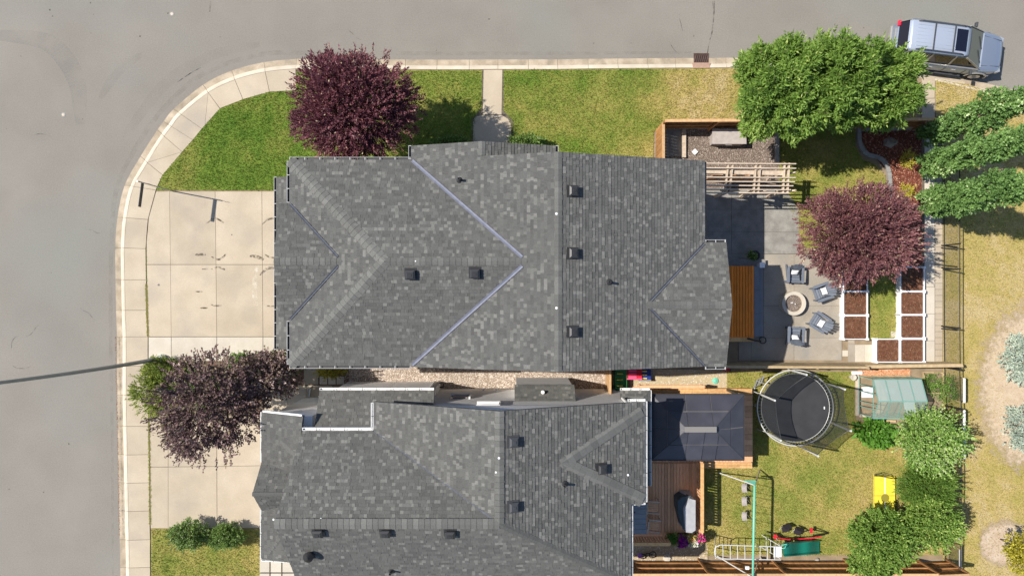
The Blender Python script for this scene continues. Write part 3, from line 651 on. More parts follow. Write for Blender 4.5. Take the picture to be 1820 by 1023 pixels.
# oil drips, grit and hairline cracks on the street
rr_ = random.Random(5)
for i in range(26):
    x, y = rr_.choice([(rr_.uniform(10, 190), rr_.uniform(150, 1010)), (rr_.uniform(250, 1560), rr_.uniform(8, 92)), (rr_.uniform(10, 260), rr_.uniform(5, 120))]); L_k = rr_.uniform(1.2, 4)
    b = MB(); c = W(x, y, ZR + .004); k_ = 7; b.face([c + Vector((L_k / S * .5 * math.cos(a * 6.283 / k_) * rr_.uniform(.5, 1.3), L_k / S * .5 * math.sin(a * 6.283 / k_) * rr_.uniform(.5, 1.2), 0)) for a in range(k_)]); b.build('oil_spot', M['scuff'], kind='structure')
for i in range(9):
    x, y = rr_.choice([(rr_.uniform(20, 180), rr_.uniform(200, 1000)), (rr_.uniform(350, 1500), rr_.uniform(12, 90))]); p_ = [(x, y)]; an = rr_.uniform(0, 6.28)
    for j in range(4): an += rr_.uniform(-.6, .6); p_.append((p_[-1][0] + 9 * math.cos(an), p_[-1][1] + 9 * math.sin(an)))
    ribbon(p_, .8, ZR + .0045, M['crack'], 'road_crack')
# pale sealed seam along the kerb where grit collects
ribbon([(198, 1060), (197, 800), (194, 560), (196, 420), (206, 330), (240, 260), (290, 190), (360, 130), (460, 96), (560, 93), (800, 94), (1100, 93), (1230, 92)], 9, ZR + .0038, faded('grit', (.27, .245, .205), .18, 2.5), 'grit_band')
# ================================================================ HOUSES
def frame(poly):
    n = Vector((0, 0, 0)); k = len(poly)
    for i in range(k):
        a = poly[i]; b = poly[(i + 1) % k]; n += Vector(((a.y - b.y) * (a.z + b.z), (a.z - b.z) * (a.x + b.x), (a.x - b.x) * (a.y + b.y)))
    n.normalize()
    if n.z < 0: n = -n
    up = (Vector((0, 0, 1)) - n * n.z).normalized(); e = up.cross(n)      # up-slope and along-the-row directions
    c = sum(poly, Vector()) / k
    return c, n, up, e
def clip(poly, ax, val, keep_gt):
    out = []; k = len(poly)
    for i in range(k):
        a = poly[i]; b = poly[(i + 1) % k]; da = (a[ax] - val) * (1 if keep_gt else -1); db = (b[ax] - val) * (1 if keep_gt else -1)
        if da >= 0: out.append(a)
        if (da >= 0) != (db >= 0):
            t = da / (da - db); out.append((a[0] + (b[0] - a[0]) * t, a[1] + (b[1] - a[1]) * t))
    return out
def parea(p): return abs(sum(p[i][0] * p[(i + 1) % len(p)][1] - p[(i + 1) % len(p)][0] * p[i][1] for i in range(len(p)))) / 2
def in_view(c):
    k = F / (H - c.z); return abs(c.x * k) < CX + 3 and abs(c.y * k) < CY + 3
def shingles(poly, seed, exposure=.132, light=.2):
    """lay staggered tabs over a roof plane: list of (top polygon, thickness offsets, tone)"""
    r = random.Random(seed); c, n, up, e = frame(poly)
    q = [((p - c).dot(e), (p - c).dot(up)) for p in poly]
    u0 = min(p[0] for p in q); u1 = max(p[0] for p in q); v0 = min(p[1] for p in q); v1 = max(p[1] for p in q)
    out = []; v = v0; row = 0; vt = v0
    while v < v1:
        strip = clip(clip(q, 1, v, True), 1, v + exposure, False); row += 1
        if len(strip) >= 3 and parea(strip) > 1e-4:
            u = u0 - r.random() * .3; last = .3
            rowtone = r.uniform(-.05, .05)
            while u < u1:
                lite = r.random() < light; wd = (r.uniform(.11, .165) if lite else r.choice((.09, .12, .17, .22, .30))) * r.uniform(.9, 1.1)
                g = clip(clip(strip, 0, u + .002, True), 0, u + wd - .002, False)
                if len(g) >= 3 and parea(g) > 2e-4:
                    thick = r.random() < .5
                    t = r.uniform(0, .70) if not lite else r.uniform(.76, 1)
                    if thick: t = t * .8 + .18
                    hb = .021 if thick else .013
                    top = []
                    for a, b in g:
                        f = (b - v) / exposure; top.append(c + e * a + up * b + n * (hb * (1 - f) + .003 + (.004 if thick else 0)))
                    cc = sum(top, Vector()) / len(top)
                    out.append((top, n, min(1, max(0, t + rowtone)), parea(g), cc))
                u += wd
        v += exposure
    return out
def tab_mesh(b, top, n, tone):
    k = len(top); a = sum((top[i] - top[0]).cross(top[(i + 1) % k] - top[0]).dot(n) for i in range(k))
    if a < 0: top = top[::-1]
    low = [p - n * .02 for p in top]
    b.poly(top + low, [tuple(range(k))] + [(i, k + i, k + (i + 1) % k, (i + 1) % k) for i in range(k)], tone)
class House:
    def __init__(s, label, cat, base):
        s.root = thing('house', label, cat, base); s.tabs = []; s.planes = {}
    def wall(s, poly_g, z0, z1, ma, name='wall', zt=None):
        b = MB(); b.prism([tuple(Gd(*p)[:2]) for p in poly_g], z0, z1); return b.build(name, ma, s.root)
    def slope(s, key, pts, deck=True, thick=.17, seed=0, light=.21):
        poly = [Gd(*p) for p in pts]; c, n, up, e = frame(poly)
        # flatten onto the fitted plane so that every tab lies flush
        poly = [Vector((p.x, p.y, c.z - ((p.x - c.x) * n.x + (p.y - c.y) * n.y) / n.z)) for p in poly]
        s.planes[key] = (c, n)
        k = len(poly); b = MB(); area = sum(poly[i].x * poly[(i + 1) % k].y - poly[(i + 1) % k].x * poly[i].y for i in range(k))
        if area < 0: poly = poly[::-1]
        low = [p - Vector((0, 0, thick)) for p in poly]
        b.poly(poly + low, [tuple(range(k)), tuple(range(2 * k - 1, k - 1, -1))] + [(i, k + i, k + (i + 1) % k, (i + 1) % k) for i in range(k)], .2)
        o = b.build('roof_slope', M['fascia'], s.root)
        for t in shingles(poly, seed + hash(key) % 1 + len(s.planes) * 17, light=light): s.tabs.append((t, o))
        return o
    def finish(s, single=250):
        vis = [i for i, (t, o) in enumerate(s.tabs) if in_view(t[4])]
        vis.sort(key=lambda i: -s.tabs[i][0][3] * (F / (H - s.tabs[i][0][4].z)) ** 2); one = set(vis[:single])
        groups = {}
        for i, (t, o) in enumerate(s.tabs):
            if i in one:
                b = MB(); tab_mesh(b, t[0], t[1], t[2]); b.build('shingle', M['shingle'], o)
            else: groups.setdefault(o.name, []).append(t)
        b = MB()
        for g in groups.values():
            for t in g: tab_mesh(b, t[0], t[1], t[2])
        b.build('shingles', M['shingle'], s.root, kind='stuff')
    def on(s, key, px, py, off=0):
        c, n = s.planes[key]; d = Vector(((px - CX) / F, -(py - CY) / F, -1)); o = Vector((0, 0, H))
        t = (c - o).dot(n) / d.dot(n); return o + d * t + n * off, n
    def cap(s, a, b_, wd=.30, L=.16, n1=None, lightness=(.45, .95), name='ridge_cap', lift=.03):
        """overlapping cap pieces bent over a ridge or hip"""
        a = Vector(a); b_ = Vector(b_); d = (b_ - a); D = d.length; d.normalize(); sdv = d.cross(Vector((0, 0, 1))).normalized(); k = max(1, int(D / L)); st = D / k
        drop = wd / 2 * .30
        for i in range(k):
            p = a + d * (i * st); q = a + d * ((i + 1) * st - .004); m_ = MB(); z0 = Vector((0, 0, lift + .012)); z1 = Vector((0, 0, lift)); dz = Vector((0, 0, -drop))
            v = [p + z0, q + z1, q + z1 + sdv * wd / 2 + dz, p + z0 + sdv * wd / 2 + dz, p + z0 - sdv * wd / 2 + dz, q + z1 - sdv * wd / 2 + dz]
            lo = [x - Vector((0, 0, .03)) for x in v]
            m_.poly(v + lo, [(0, 3, 2, 1), (0, 1, 5, 4), (3, 9, 8, 2), (5, 11, 10, 4), (0, 4, 10, 6), (0, 6, 9, 3), (1, 2, 8, 7), (1, 7, 11, 5)], random.uniform(*lightness)); m_.build(name, M['shingle'], s.root)
    def valley(s, a, b_, wd=.16, lift=.035):
        a = Vector(a); b_ = Vector(b_); d = (b_ - a).normalized(); sdv = d.cross(Vector((0, 0, 1))).normalized(); m_ = MB(); z = Vector((0, 0, lift))
        up = Vector((0, 0, .03))
        v = [a + z - sdv * wd / 2 + up, a + z, a + z + sdv * wd / 2 + up, b_ + z - sdv * wd / 2 + up, b_ + z, b_ + z + sdv * wd / 2 + up]
        lo = [x - Vector((0, 0, .05)) for x in v]
        m_.poly(v + lo, [(0, 1, 4, 3), (1, 2, 5, 4), (0, 3, 9, 6), (2, 8, 11, 5), (0, 6, 7, 1), (1, 7, 8, 2), (3, 4, 10, 9), (4, 5, 11, 10)]); m_.build('valley_flashing_or_shade', M['flashing' if wd > .1 else 'flashing_dark_or_shade'], s.root)
    def gutter(s, a, b_, out, white=False, w_=.11, step=.62, dark=False):
        if white: w_ *= .75
        """open trough with a lip, a dark bottom and strap hangers"""
        a = Vector(a); b_ = Vector(b_); out = Vector((out[0], out[1], 0)).normalized(); d = (b_ - a); L = d.length; d.normalize(); m_ = MB(); dn = Vector((0, 0, -.06))
        lipm = 0
        m_.bar(a + out * w_ + dn, b_ + out * w_ + dn, .022 if white else .012, .10, .5, 0); m_.bar(a + out * (w_ / 2) + dn * 1.9, b_ + out * (w_ / 2) + dn * 1.9, w_, .012, .5, 0 if white else 1)
        m_.bar(a + out * .012 + dn, b_ + out * .012 + dn, .018, .10, .5, 0 if white else 1)
        for p in (a, b_): m_.box(p + out * w_ / 2 + dn, (w_ + .03 if abs(out.x) > .5 else .02, .02 if abs(out.x) > .5 else w_ + .03, .10), m=0)
        k = int(L / step)
        for i in range(1, k + 1):
            p = a + d * (i * L / (k + 1)); m_.bar(p + out * .0 + Vector((0, 0, -.008)), p + out * w_ + Vector((0, 0, -.008)), .022, .012, .5, 1 if white else 0)
        lip = M['fascia_white'] if white else M['black_metal'] if dark else M['lip_grey']
        m_.build('gutter', [lip, M['plastic_black'] if white or not dark else M['lip_grey']], s.root)
    def box_vent(s, key, px, py, size=.36, ma='plastic_black', label=None):
        p, n = s.on(key, px, py); t = MB(); q = n.to_track_quat('Z', 'Y').to_matrix(); ax = [q @ Vector(v) for v in ((1, 0, 0), (0, 1, 0), (0, 0, 1))]
        def slabv(w0, z0, w1, z1, off=(0, 0), tone=.5):
            vs = [p + ax[0] * (i * w_ / 2 + off[0]) + ax[1] * (j * w_ / 2 + off[1]) + n * z for w_, z in ((w0, z0), (w1, z1)) for i, j in ((-1, -1), (1, -1), (1, 1), (-1, 1))]
            t.poly(vs, [(3, 2, 1, 0), (4, 5, 6, 7), (0, 1, 5, 4), (1, 2, 6, 5), (2, 3, 7, 6), (3, 0, 4, 7)], tone)
        slabv(size * 1.25, .02, size * 1.25, .035); slabv(size * .62, .035, size * .62, .14); slabv(size, .14, size, .19); slabv(size * .96, .19, size * .62, .235); slabv(size * .3, .235, size * .28, .25)
        return t.build('roof_vent', M[ma], s.root)
    def pipe(s, key, px, py, r=.05, h=.35, lean=0):
        p, n = s.on(key, px, py); t = MB(); t.lathe(tuple(p), [(.13, 0), (.12, .03), (.07, .09), (r, .12), (r, h), (r * .7, h), (r * .7, h - .06)], 12); return t.build('vent_pipe', M['plastic_black'], s.root)
    def stub(s, key, px, py, r=.035):
        p, n = s.on(key, px, py); t = MB(); t.lathe(tuple(p), [(r, 0), (r, .05), (r * .4, .06)], 8); return t.build('nail_cover', M['fascia_white'], s.root)
    def gable_wall(s, pts, ma, t=.12, name='gable_wall'):
        poly = [Gd(*p) for p in pts]; c, n = None, (poly[1] - poly[0]).cross(poly[2] - poly[0]).normalized() * t
        b = MB(); k = len(poly); b.poly(poly + [p + n for p in poly], [tuple(range(k)), tuple(range(2 * k - 1, k - 1, -1))] + [(i, (i + 1) % k, k + (i + 1) % k, k + i) for i in range(k)]); return b.build(name, ma, s.root)

# ---------------------------------------------------------------- upper house
A = House('upper grey shingled house with blue grey valley flashings and a wide driveway', 'house', Gd(-20, -37, 0))
he = 5.65; hr = 7.29; pw = (hr - he) / (212 / S); hb = hr - pw * 107 / S; hw = he + .32 * 151 / S
A.slope('main_east', [(64, -188, hr), (285, -188, 5.5), (285, -67, 5.5), (193.5, 24.5, 6.24), (285, 116, 5.5), (64, 116, hr)])
A.slope('main_west', [(64, 116, hr), (64, -188, hr), (-43, -188, hb), (-43, -209, hb), (-148, -209, he), (-148, -188, he), (21, -37, hw), (-148, 114, he), (-148, 116, he)])
A.slope('porch', [(-43, -209, hb), (64, -209, hr - pw * 212 / S), (64, -188.5, hr - pw * 212 / S), (-43, -188.5, hb)], light=.08)
A.slope('wing_north', [(-148, -188, he), (21, -37, hw), (-179, -37, hw), (-327, -188, he)])
A.slope('wing_south', [(-148, 114, he), (-327, 114, he), (-179, -37, hw), (21, -37, hw)], light=.12)
A.slope('hip_west', [(-327, -188, he), (-327, -124, he), (-243, -38, 6.39), (-327, 47, he), (-327, 114, he), (-179, -37, hw)])
A.slope('front_north', [(-327, -124, he), (-343, -124, he), (-341, -38, 6.39), (-243, -38, 6.39)], light=.2)
A.slope('front_south', [(-327, 47, he), (-343, 47, he), (-341, -38, 6.39), (-243, -38, 6.39)], light=.2)
A.slope('east_north', [(285, -67, 5.5), (317, -67, 5.5), (317, 24.5, 6.24), (193.5, 24.5, 6.24)])
A.slope('east_south', [(285, 116, 5.5), (317, 116, 5.5), (317, 24.5, 6.24), (193.5, 24.5, 6.24)])
A.slope('garage_skirt', [(-381, -179, 2.95), (-381, 99, 2.95), (-322, 99, 3.5), (-322, -179, 3.5)])
for a, b_ in [((64, -188, hr), (64, 116, hr)), ((-43, -209, hb), (-43, -189, hb)), ((21, -37, hw), (-179, -37, hw)), ((-179, -37, hw), (-327, -188, he)), ((-179, -37, hw), (-327, 114, he)), ((-243, -38, 6.39), (-341, -38, 6.39)), ((193.5, 24.5, 6.24), (317, 24.5, 6.24))]:
    strong = a[0] == -179 and b_[0] == -327
    hip = a[0] == -179; A.cap(Gd(*a), Gd(*b_), .46 if strong else .36 if hip else .28, .22, lightness=(.66, .88) if strong else (.6, .82) if hip else (.4, .8))
for a, b_ in [((-148, -188, he), (21, -37, hw)), ((-148, 114, he), (21, -37, hw)), ((-327, -124, he), (-243, -38, 6.39)), ((-327, 47, he), (-243, -38, 6.39)), ((285, -67, 5.5), (193.5, 24.5, 6.24)), ((285, 116, 5.5), (193.5, 24.5, 6.24))]:
    a = Gd(*a); b_ = Gd(*b_); d = (b_ - a).normalized(); A.valley(a + d * .05, b_ - d * .25, .095 if a.x > 2 or a.x < -7 else .13)
A.gutter(Gd(-327, -188, he), Gd(-150, -188, he), (0, 1)); A.gutter(Gd(-148, -209, he), Gd(-148, -190, he), (-1, 0)); A.gutter(Gd(-327, -186, he), Gd(-327, -126, he), (-1, 0)); A.gutter(Gd(-327, 49, he), Gd(-327, 112, he), (-1, 0))
A.gutter(Gd(-381, -179, 2.95), Gd(-381, 99, 2.95), (-1, 0)); A.gutter(Gd(-327, 114, he), Gd(-150, 114, he), (0, -1)); A.gutter(Gd(285, -186, 5.5), Gd(285, -68, 5.5), (1, 0), dark=True, w_=.07); A.gutter(Gd(287, -67, 5.5), Gd(316, -67, 5.5), (0, 1)); A.gutter(Gd(287, 116, 5.5), Gd(316, 116, 5.5), (0, -1))
A.gutter(Gd(64, -209, 5.64), Gd(64, -190, 5.64), (1, 0))
for poly in ([(-138, -180), (277, -180), (277, 108), (-138, 108)], [(-318, -179), (-139, -179), (-139, 106), (-318, 106)], [(278, -60), (308, -60), (308, 108), (278, 108)], [(-138, -201), (56, -201), (56, -181), (-138, -181)]):
    A.wall(poly, 0, 5.33, M['siding'])
for gy, sgn in ((-180, 1), (107, 1)): A.gable_wall([(-136, gy, 5.35), (64, gy, hr - .2), (275, gy, 5.33)], M['siding'])
A.gable_wall([(-138, -201, 5.35), (-43, -201, hb - .2), (56, -201, 5.35)], M['siding']); A.gable_wall([(308, -60, 5.33), (308, 24.5, 6.02), (308, 110, 5.33)], M['siding'])
A.wall([(-330, -117), (-318.5, -117), (-318.5, 40), (-330, 40)], 3.6, 5.4, M['siding'])
for gy in (-150, -110, 10, 60):        # garage doors facing the drive
    b = MB(); c = Gd(-319.3, gy, 1.1); b.box(c, (.05, 1.1, 1.1)); b.build('window', M['window'], A.root)
for y0, y1 in ((-150, -45), (-32, 60)):
    b = MB()
    for r_ in range(4): b.box(Gd(-320.5, (y0 + y1) / 2, .3 + r_ * .56), (.06, (y1 - y0) / S, .54), tone=.5)
    b.build('garage_door', M['siding_light'], A.root)
for gx, gy, nx in ((308.6, 0, 1), (308.6, 70, 1), (277.6, -120, 1)):
    b = MB(); c = Gd(gx, gy, 1.6); b.box(c, (.06, 1.5, 1.3)); o = b.build('window', M['window'], A.root)
    b = MB()
    for q in (-.78, 0, .78): b.box(c + Vector((.02, q, 0)), (.07, .07, 1.4))
    for q in (-.68, .68): b.box(c + Vector((.021, 0, q)), (.068, 1.6, .07))
    b.build('window_frame', M['fascia_white'], o)
for k, x, y in (('main_east', 1017, 340), ('main_east', 1017, 450), ('main_east', 1017, 589), ('wing_south', 730, 486), ('wing_south', 844, 484)): A.box_vent(k, x, y, .37)
A.pipe('main_west', 817, 320); A.pipe('main_east', 1082, 501)
for x, y in ((990, 380), (990, 547)): A.stub('main_west', x - 1, y, .05)
A.stub('wing_south', 739, 464, .03)
A.finish(260)

# ---------------------------------------------------------------- lower house
B = House('lower grey shingled house with bright white gutters beside the dark gazebo', 'house', Gd(-50, 300, 0))
HB = 7.6
B.slope('west', [(-204.3, 168, 5.5), (-17, 168, HB), (-17, 322, HB), (-204.3, 211.5, 5.5)])
B.slope('north', [(-206.2, 211, 5.5), (-17.6, 322.6, HB), (-325, 322, HB), (-310, 211, 5.5)], light=.2)
B.slope('east', [(-17, 168, HB), (197, 168, 5.5), (197, 317, 5.5), (175, 317, 5.72), (175, 433, 5.72), (-17, 322, HB)], light=.2)
B.slope('south', [(-17, 322, HB), (175, 433, 5.7), (170, 445, 5.5), (-313, 445, 5.5), (-325, 322, HB)], light=.14)
B.slope('front_west', [(-377, 186, 5.0), (-309, 189, 5.49), (-312, 214, 5.47), (-325, 322, 5.37), (-316, 380, 5.44), (-319, 408, 5.42), (-377, 408, 5.0)], light=.1)
b = MB(); v0 = Gd(-205, 211, 5.5); v1 = Gd(-18, 321.5, HB); d_ = (v1 - v0).normalized(); sd_ = d_.cross(Vector((0, 0, 1))).normalized() * .035; z_ = Vector((0, 0, .012)); b.poly([v0 + sd_ - z_, v1 + sd_ - z_, v1 - sd_ - z_, v0 - sd_ - z_, v0 + sd_ + z_, v1 + sd_ + z_, v1 - sd_ + z_, v0 - sd_ + z_], [(3, 2, 1, 0), (4, 5, 6, 7), (0, 1, 5, 4), (1, 2, 6, 5), (2, 3, 7, 6), (3, 0, 4, 7)]); b.build('valley_flashing_or_shade', M['flashing_dark_or_shade'], B.root)  # dark strip painting the shadow line along the woven shingle valley
B.slope('gable_north', [(-377, 262, 5.02), (-377, 299, 6.0), (-302, 299, 6.0), (-302, 262, 5.02)], light=.1)
B.slope('gable_south', [(-377, 334, 5.02), (-377, 299, 6.0), (-302, 299, 6.0), (-302, 334, 5.02)], light=.1)
B.slope('entry', [(-297, 158, 4.3), (-120, 158, 4.3), (-120, 178, 4.58), (-205, 178, 4.58), (-205, 211, 5.04), (-297, 211, 5.04)], light=.1)
B.slope('skirt_east', [(223, 166, 2.9), (223, 320, 2.9), (188, 320, 3.25), (188, 201, 3.25)], thick=.1, light=.05)
B.slope('skirt_north', [(223, 166, 2.9), (188, 201, 3.25), (175, 201, 3.25), (175, 166, 2.9)], thick=.1, light=.3)
B.slope('bay', [(4, 157, 2.86), (4, 181, 3.62), (101, 181, 3.62), (101, 157, 2.86)], light=.15)
for a, b_, wd, li in [((-17, 168, HB), (-17, 322, HB), .34, (.6, .85)), ((-17, 322, HB), (-325, 322, HB), .38, (.5, .88)), ((-17, 322, HB), (175, 433, 5.72), .26, (.3, .6)), ((-377, 299, 6.0), (-320, 299, 6.0), .16, (.3, .5))]:
    B.cap(Gd(*a), Gd(*b_), wd, .21, lightness=li)
# the broad cap strips that run down the east slope from one point
apex, _ = B.on('east', 997, 822)
for x, y in ((1140, 727), (1143, 889)):
    e_, n_ = B.on('east', x, y); B.cap(apex, e_, .56, .27, lightness=(.72, .93), lift=.07)
e0, _ = B.on('front_west', 500, 782); e1, _ = B.on('front_west', 527, 806); B.cap(e0, e1, .3, .22, lightness=(.6, .75))
e0, _ = B.on('front_west', 505, 950); e1, _ = B.on('front_west', 478, 985); B.cap(e0, e1, .2, .22, lightness=(.4, .6))
B.gutter(Gd(-310, 211, 5.5), Gd(-206, 211, 5.5), (0, 1), True, .15); B.gutter(Gd(-205, 209, 5.5), Gd(-205, 170, 5.5), (-1, 0), True, .12); B.gutter(Gd(-297, 158, 4.3), Gd(-121, 158, 4.3), (0, 1), True, .13)
B.gutter(Gd(197, 168, 5.5), Gd(197, 316, 5.5), (1, 0), True, .10); B.gutter(Gd(175, 317, 5.6), Gd(197, 317, 5.5), (0, -1), True, .10) ; B.gutter(Gd(175, 320, 5.67), Gd(175, 433, 5.67), (1, 0), True, .09)
B.gutter(Gd(223, 166, 2.9), Gd(223, 320, 2.9), (1, 0), True, .10); B.gutter(Gd(176, 166, 2.9), Gd(223, 166, 2.9), (0, 1), True, .13); B.gutter(Gd(-377, 187, 5.0), Gd(-377, 262, 5.0), (-1, 0), True, .06); B.gutter(Gd(-377, 334, 5.0), Gd(-377, 407, 5.0), (-1, 0), True, .08)
B.gutter(Gd(-377, 408, 5.0), Gd(-322, 408, 5.2), (0, -1), True, .10)
B.gutter(Gd(172, 168, 5.5), Gd(197, 168, 5.5), (0, 1), True, .12)
# white barge boards on rakes
for a, b_, w_ in [((-374, 185, 5.03), (-310, 188, 5.50), .07)]:
    b = MB(); b.bar(Gd(*a), Gd(*b_), w_, .12); b.build('barge_board', M['fascia_white'], B.root)
b = MB(); b.bar(Gd(5, 182.5, 3.70), Gd(101, 182.5, 3.70), .10, .08); b.build('flashing', M['fascia_white'], B.root)
# walls
B.wall([(-204, 179), (190, 179), (190, 308), (168, 308), (168, 436), (-204, 436)], 0, 5.34, M['siding_light'])
B.wall([(-302, 219), (-204.5, 219), (-204.5, 436), (-302, 436)], 0, 5.3, M['siding_light'])
B.wall([(-290, 166), (-204.5, 166), (-204.5, 218.5), (-290, 218.5)], 0, 4.2, M['siding_light'])
B.wall([(-204, 166), (-127, 166), (-127, 178.5), (-204, 178.5)], 0, 4.2, M['siding_light'])
B.wall([(-368, 194), (-302.5, 194), (-302.5, 400), (-368, 400)], 0, 4.85, M['siding_light'])
B.wall([(7, 158), (98, 158), (98, 178.5), (7, 178.5)], .25, 2.75, M['siding_light'], 'bay_wall')
B.gable_wall([(-200, 179, 5.34), (-17, 179, 7.38), (188, 179, 5.34)], M['siding_light']); B.gable_wall([(-300, 219, 5.2), (-300, 322, 7.25), (-300, 436, 5.2)], M['siding'])
# windows and fittings on the lit north wall
def wallbox(name, x0, x1, z0, z1, ma, depth=.04, gy=179, parent=None):
    b = MB(); a = Gd(x0, gy, 0); c = Gd(x1, gy, 0); b.box(((a.x + c.x) / 2, a.y + depth / 2, (z0 + z1) / 2), (c.x - a.x, depth, z1 - z0)); return b.build(name, ma, parent or B.root)
o = wallbox('window', -52, -20, 4.35, 5.0, M['window'], .03); wallbox('window_frame', -54, -18, 4.25, 4.35, M['fascia_white'], .12, parent=o); wallbox('window_frame', -54, -18, 5.0, 5.08, M['fascia_white'], .10, parent=o); wallbox('window_frame', -20.2, -17.5, 4.35, 5.0, M['fascia_white'], .10, parent=o); wallbox('window_bar', -52, -20, 4.65, 4.72, M['fascia_white'], .08, parent=o)
o = wallbox('window', -100, -70, 2.2, 2.95, M['window'], .03); wallbox('window_frame', -102, -68, 2.12, 2.2, M['fascia_white'], .12, parent=o); wallbox('window_frame', -70, -67.5, 2.2, 3.0, M['fascia_white'], .1, parent=o); wallbox('window_screen', -96, -72, 2.2, 2.95, M['box_grey'], .06, parent=o)
for x in (-50, -27): wallbox('dryer_vent', x - 2, x + 2, .5, .68, M['fascia_white'], .1)
b = MB(); p = Gd(49, 166, 2.98); b.box(p, (.20, .16, .12)); b.lathe((p.x, p.y, p.z), [(.05, 0), (.05, .35), (.08, .36), (.08, .42)], 10); b.build('flue', M['fascia_white'], B.root)
b = MB(); b.tube([Gd(-136, 166, 4.2), Gd(-136, 164, 3.6), Gd(-136, 165.3, 3.3), Gd(-136, 165.3, .2)], .045, 8); b.build('downpipe', M['fascia_white'], B.root)
b = MB(); b.tube([Gd(176, 170, 5.4), Gd(176, 174, 5.0), Gd(176, 176, 4.8), Gd(176, 176, 3.3)], .05, 8); b.build('downpipe', M['fascia_white'], B.root)
for k, x, y, m_ in (('east', 911, 784, 'grey_vent'), ('east', 911, 899, 'grey_vent'), ('east', 1068, 832, 'plastic_black'), ('south', 566, 942, 'plastic_black'), ('south', 685, 942, 'plastic_black'), ('south', 800, 944, 'plastic_black')): B.box_vent(k, x, y, .37, m_)
B.pipe('east', 1003, 859); B.pipe('south', 696, 1013)
for k, x, y in (('front_west', 487, 922), ('north', 571, 921), ('west', 887, 813), ('west', 882, 838), ('east', 1116, 843)): B.stub(k, x, y, .045)
p, n = B.on('south', 552, 984); b = MB(); b.lathe(tuple(p), [(.2, 0), (.19, .05), (.12, .12), (.12, .3), (.2, .32), (.03, .46)], 14); b.build('chimney_cap', M['black_metal'], B.root)
# metal cover under the south east eave
b = MB(); q = [Gd(x, y, 2.45) for x, y in ((193, 354), (221, 354), (221, 404), (193, 404))]
for i in range(6):
    x0 = q[0].x; x1 = q[1].x; y0 = q[0].y + (q[3].y - q[0].y) * i / 6; y1 = q[0].y + (q[3].y - q[0].y) * (i + 1) / 6
    b.box(((x0 + x1) / 2, (y0 + y1) / 2, 2.45), (x1 - x0, abs(y1 - y0) - .012, .05), tone=.5)
b.build('awning', M['blue_grey'], B.root); b = MB(); b.lathe(tuple(Gd(201, 368, 2.47)), [(.03, 0), (.03, .04)], 8); b.build('bolt', M['black_metal'], B.root)
B.finish(260)
# front step platform of pale slabs below the small gutter
ts = thing('front_step', 'pale slab front step platform below the white gutter at the lower house corner', 'step', W(494, 1005, 0))
for i, (x0, x1) in enumerate(((461, 480), (480.5, 501), (501.5, 524))):
    for y0, y1 in ((985, 1016.5), (1017, 1045)):
        a = W(x0, y0, .35); c = W(x1, y1, .35); boxpart('slab', M['concrete_new'], ts, ((a.x + c.x) / 2, (a.y + c.y) / 2, .2), (abs(c.x - a.x) - .05, abs(c.y - a.y) - .05, .36))
# ================================================================ YARD OBJECTS
def gp(gx, gy, h=0): return Gd(gx, gy, h)
def base_px(px, py): return (px - CX, py - CY)      # ground pixels of a point that stands on the ground
# ---------------------------------------------------------------- fences
def board_fence(label, a, b, h, board_side, wood='fence_wood', cap='fence_cap', post=2.4, mid=True, bw=.14, capw=.13, group=None, post_r=.09):
    """a, b world points on the ground; boards stand on board_side (+1 left of a->b)"""
    a = Vector(a); b = Vector(b); d = (b - a); L = d.length; d.normalize(); nn = Vector((-d.y, d.x, 0)) * board_side; ang = math.atan2(d.y, d.x)
    t = thing('board_fence', label, 'fence', tuple(a), group); k = max(1, int(round(L / bw)))
    for i in range(k):
        p = a + d * ((i + .5) * L / k) + nn * .045; hh = h - .05 - random.random() * .004
        boxpart('board', M[wood], t, (p.x, p.y, hh / 2 + .03), (L / k - .008, .018, h - .08), rz=ang)
    for z in ([.35, h * .55, h - .12] if mid else [.3, h - .12]):
        q = (a + b) / 2 - nn * .0; boxpart('rail', M[wood], t, (q.x, q.y, z), (L, .045, .09), rz=ang)
    m = max(1, int(round(L / post)))
    for i in range(m + 1):
        p = a + d * (i * L / m) - nn * .04; boxpart('post', M[wood], t, (p.x, p.y, h / 2), (post_r, post_r, h - .002), rz=ang)
    q = (a + b) / 2; m2 = max(1, int(round(L / 2.4)))
    for i in range(m2):
        p = a + d * ((i + .5) * L / m2); boxpart('cap_board', M[cap], t, (p.x, p.y, h + .016), (L / m2 - .006, capw, .035), rz=ang)
    return t
g2 = lambda x, y: tuple(W(x, y))
board_fence('short stained wooden fence running from the upper house wall beside the dark strip', g2(1167, 300), g2(1167, 231), 1.45, 1, post=1.8)
board_fence('long stained wooden fence below the front lawn and the big green tree', g2(1167.5, 230.5), g2(1622, 228), 1.75, 1)
board_fence('tan wooden fence between the patio and the yard with the trampoline', g2(1255, 644.5), g2(1513, 646), 1.6, 1, 'fence_tan', 'fence_tan', capw=.11)
board_fence('weathered wooden fence between the raised beds and the greenhouse', g2(1513.5, 646), g2(1680, 643.5), 1.25, 1, 'fence_tan', 'fence_tan', capw=.15)
board_fence('orange brown wooden fence along the bottom edge of the play yard', g2(1112, 994), g2(1628, 994), 1.72, -1, mid=True, post=3.2)
board_fence('dark stained wooden fence at the lower right corner behind the shrubs', g2(1629, 996), g2(1680, 994), 1.72, -1, post=1.6)
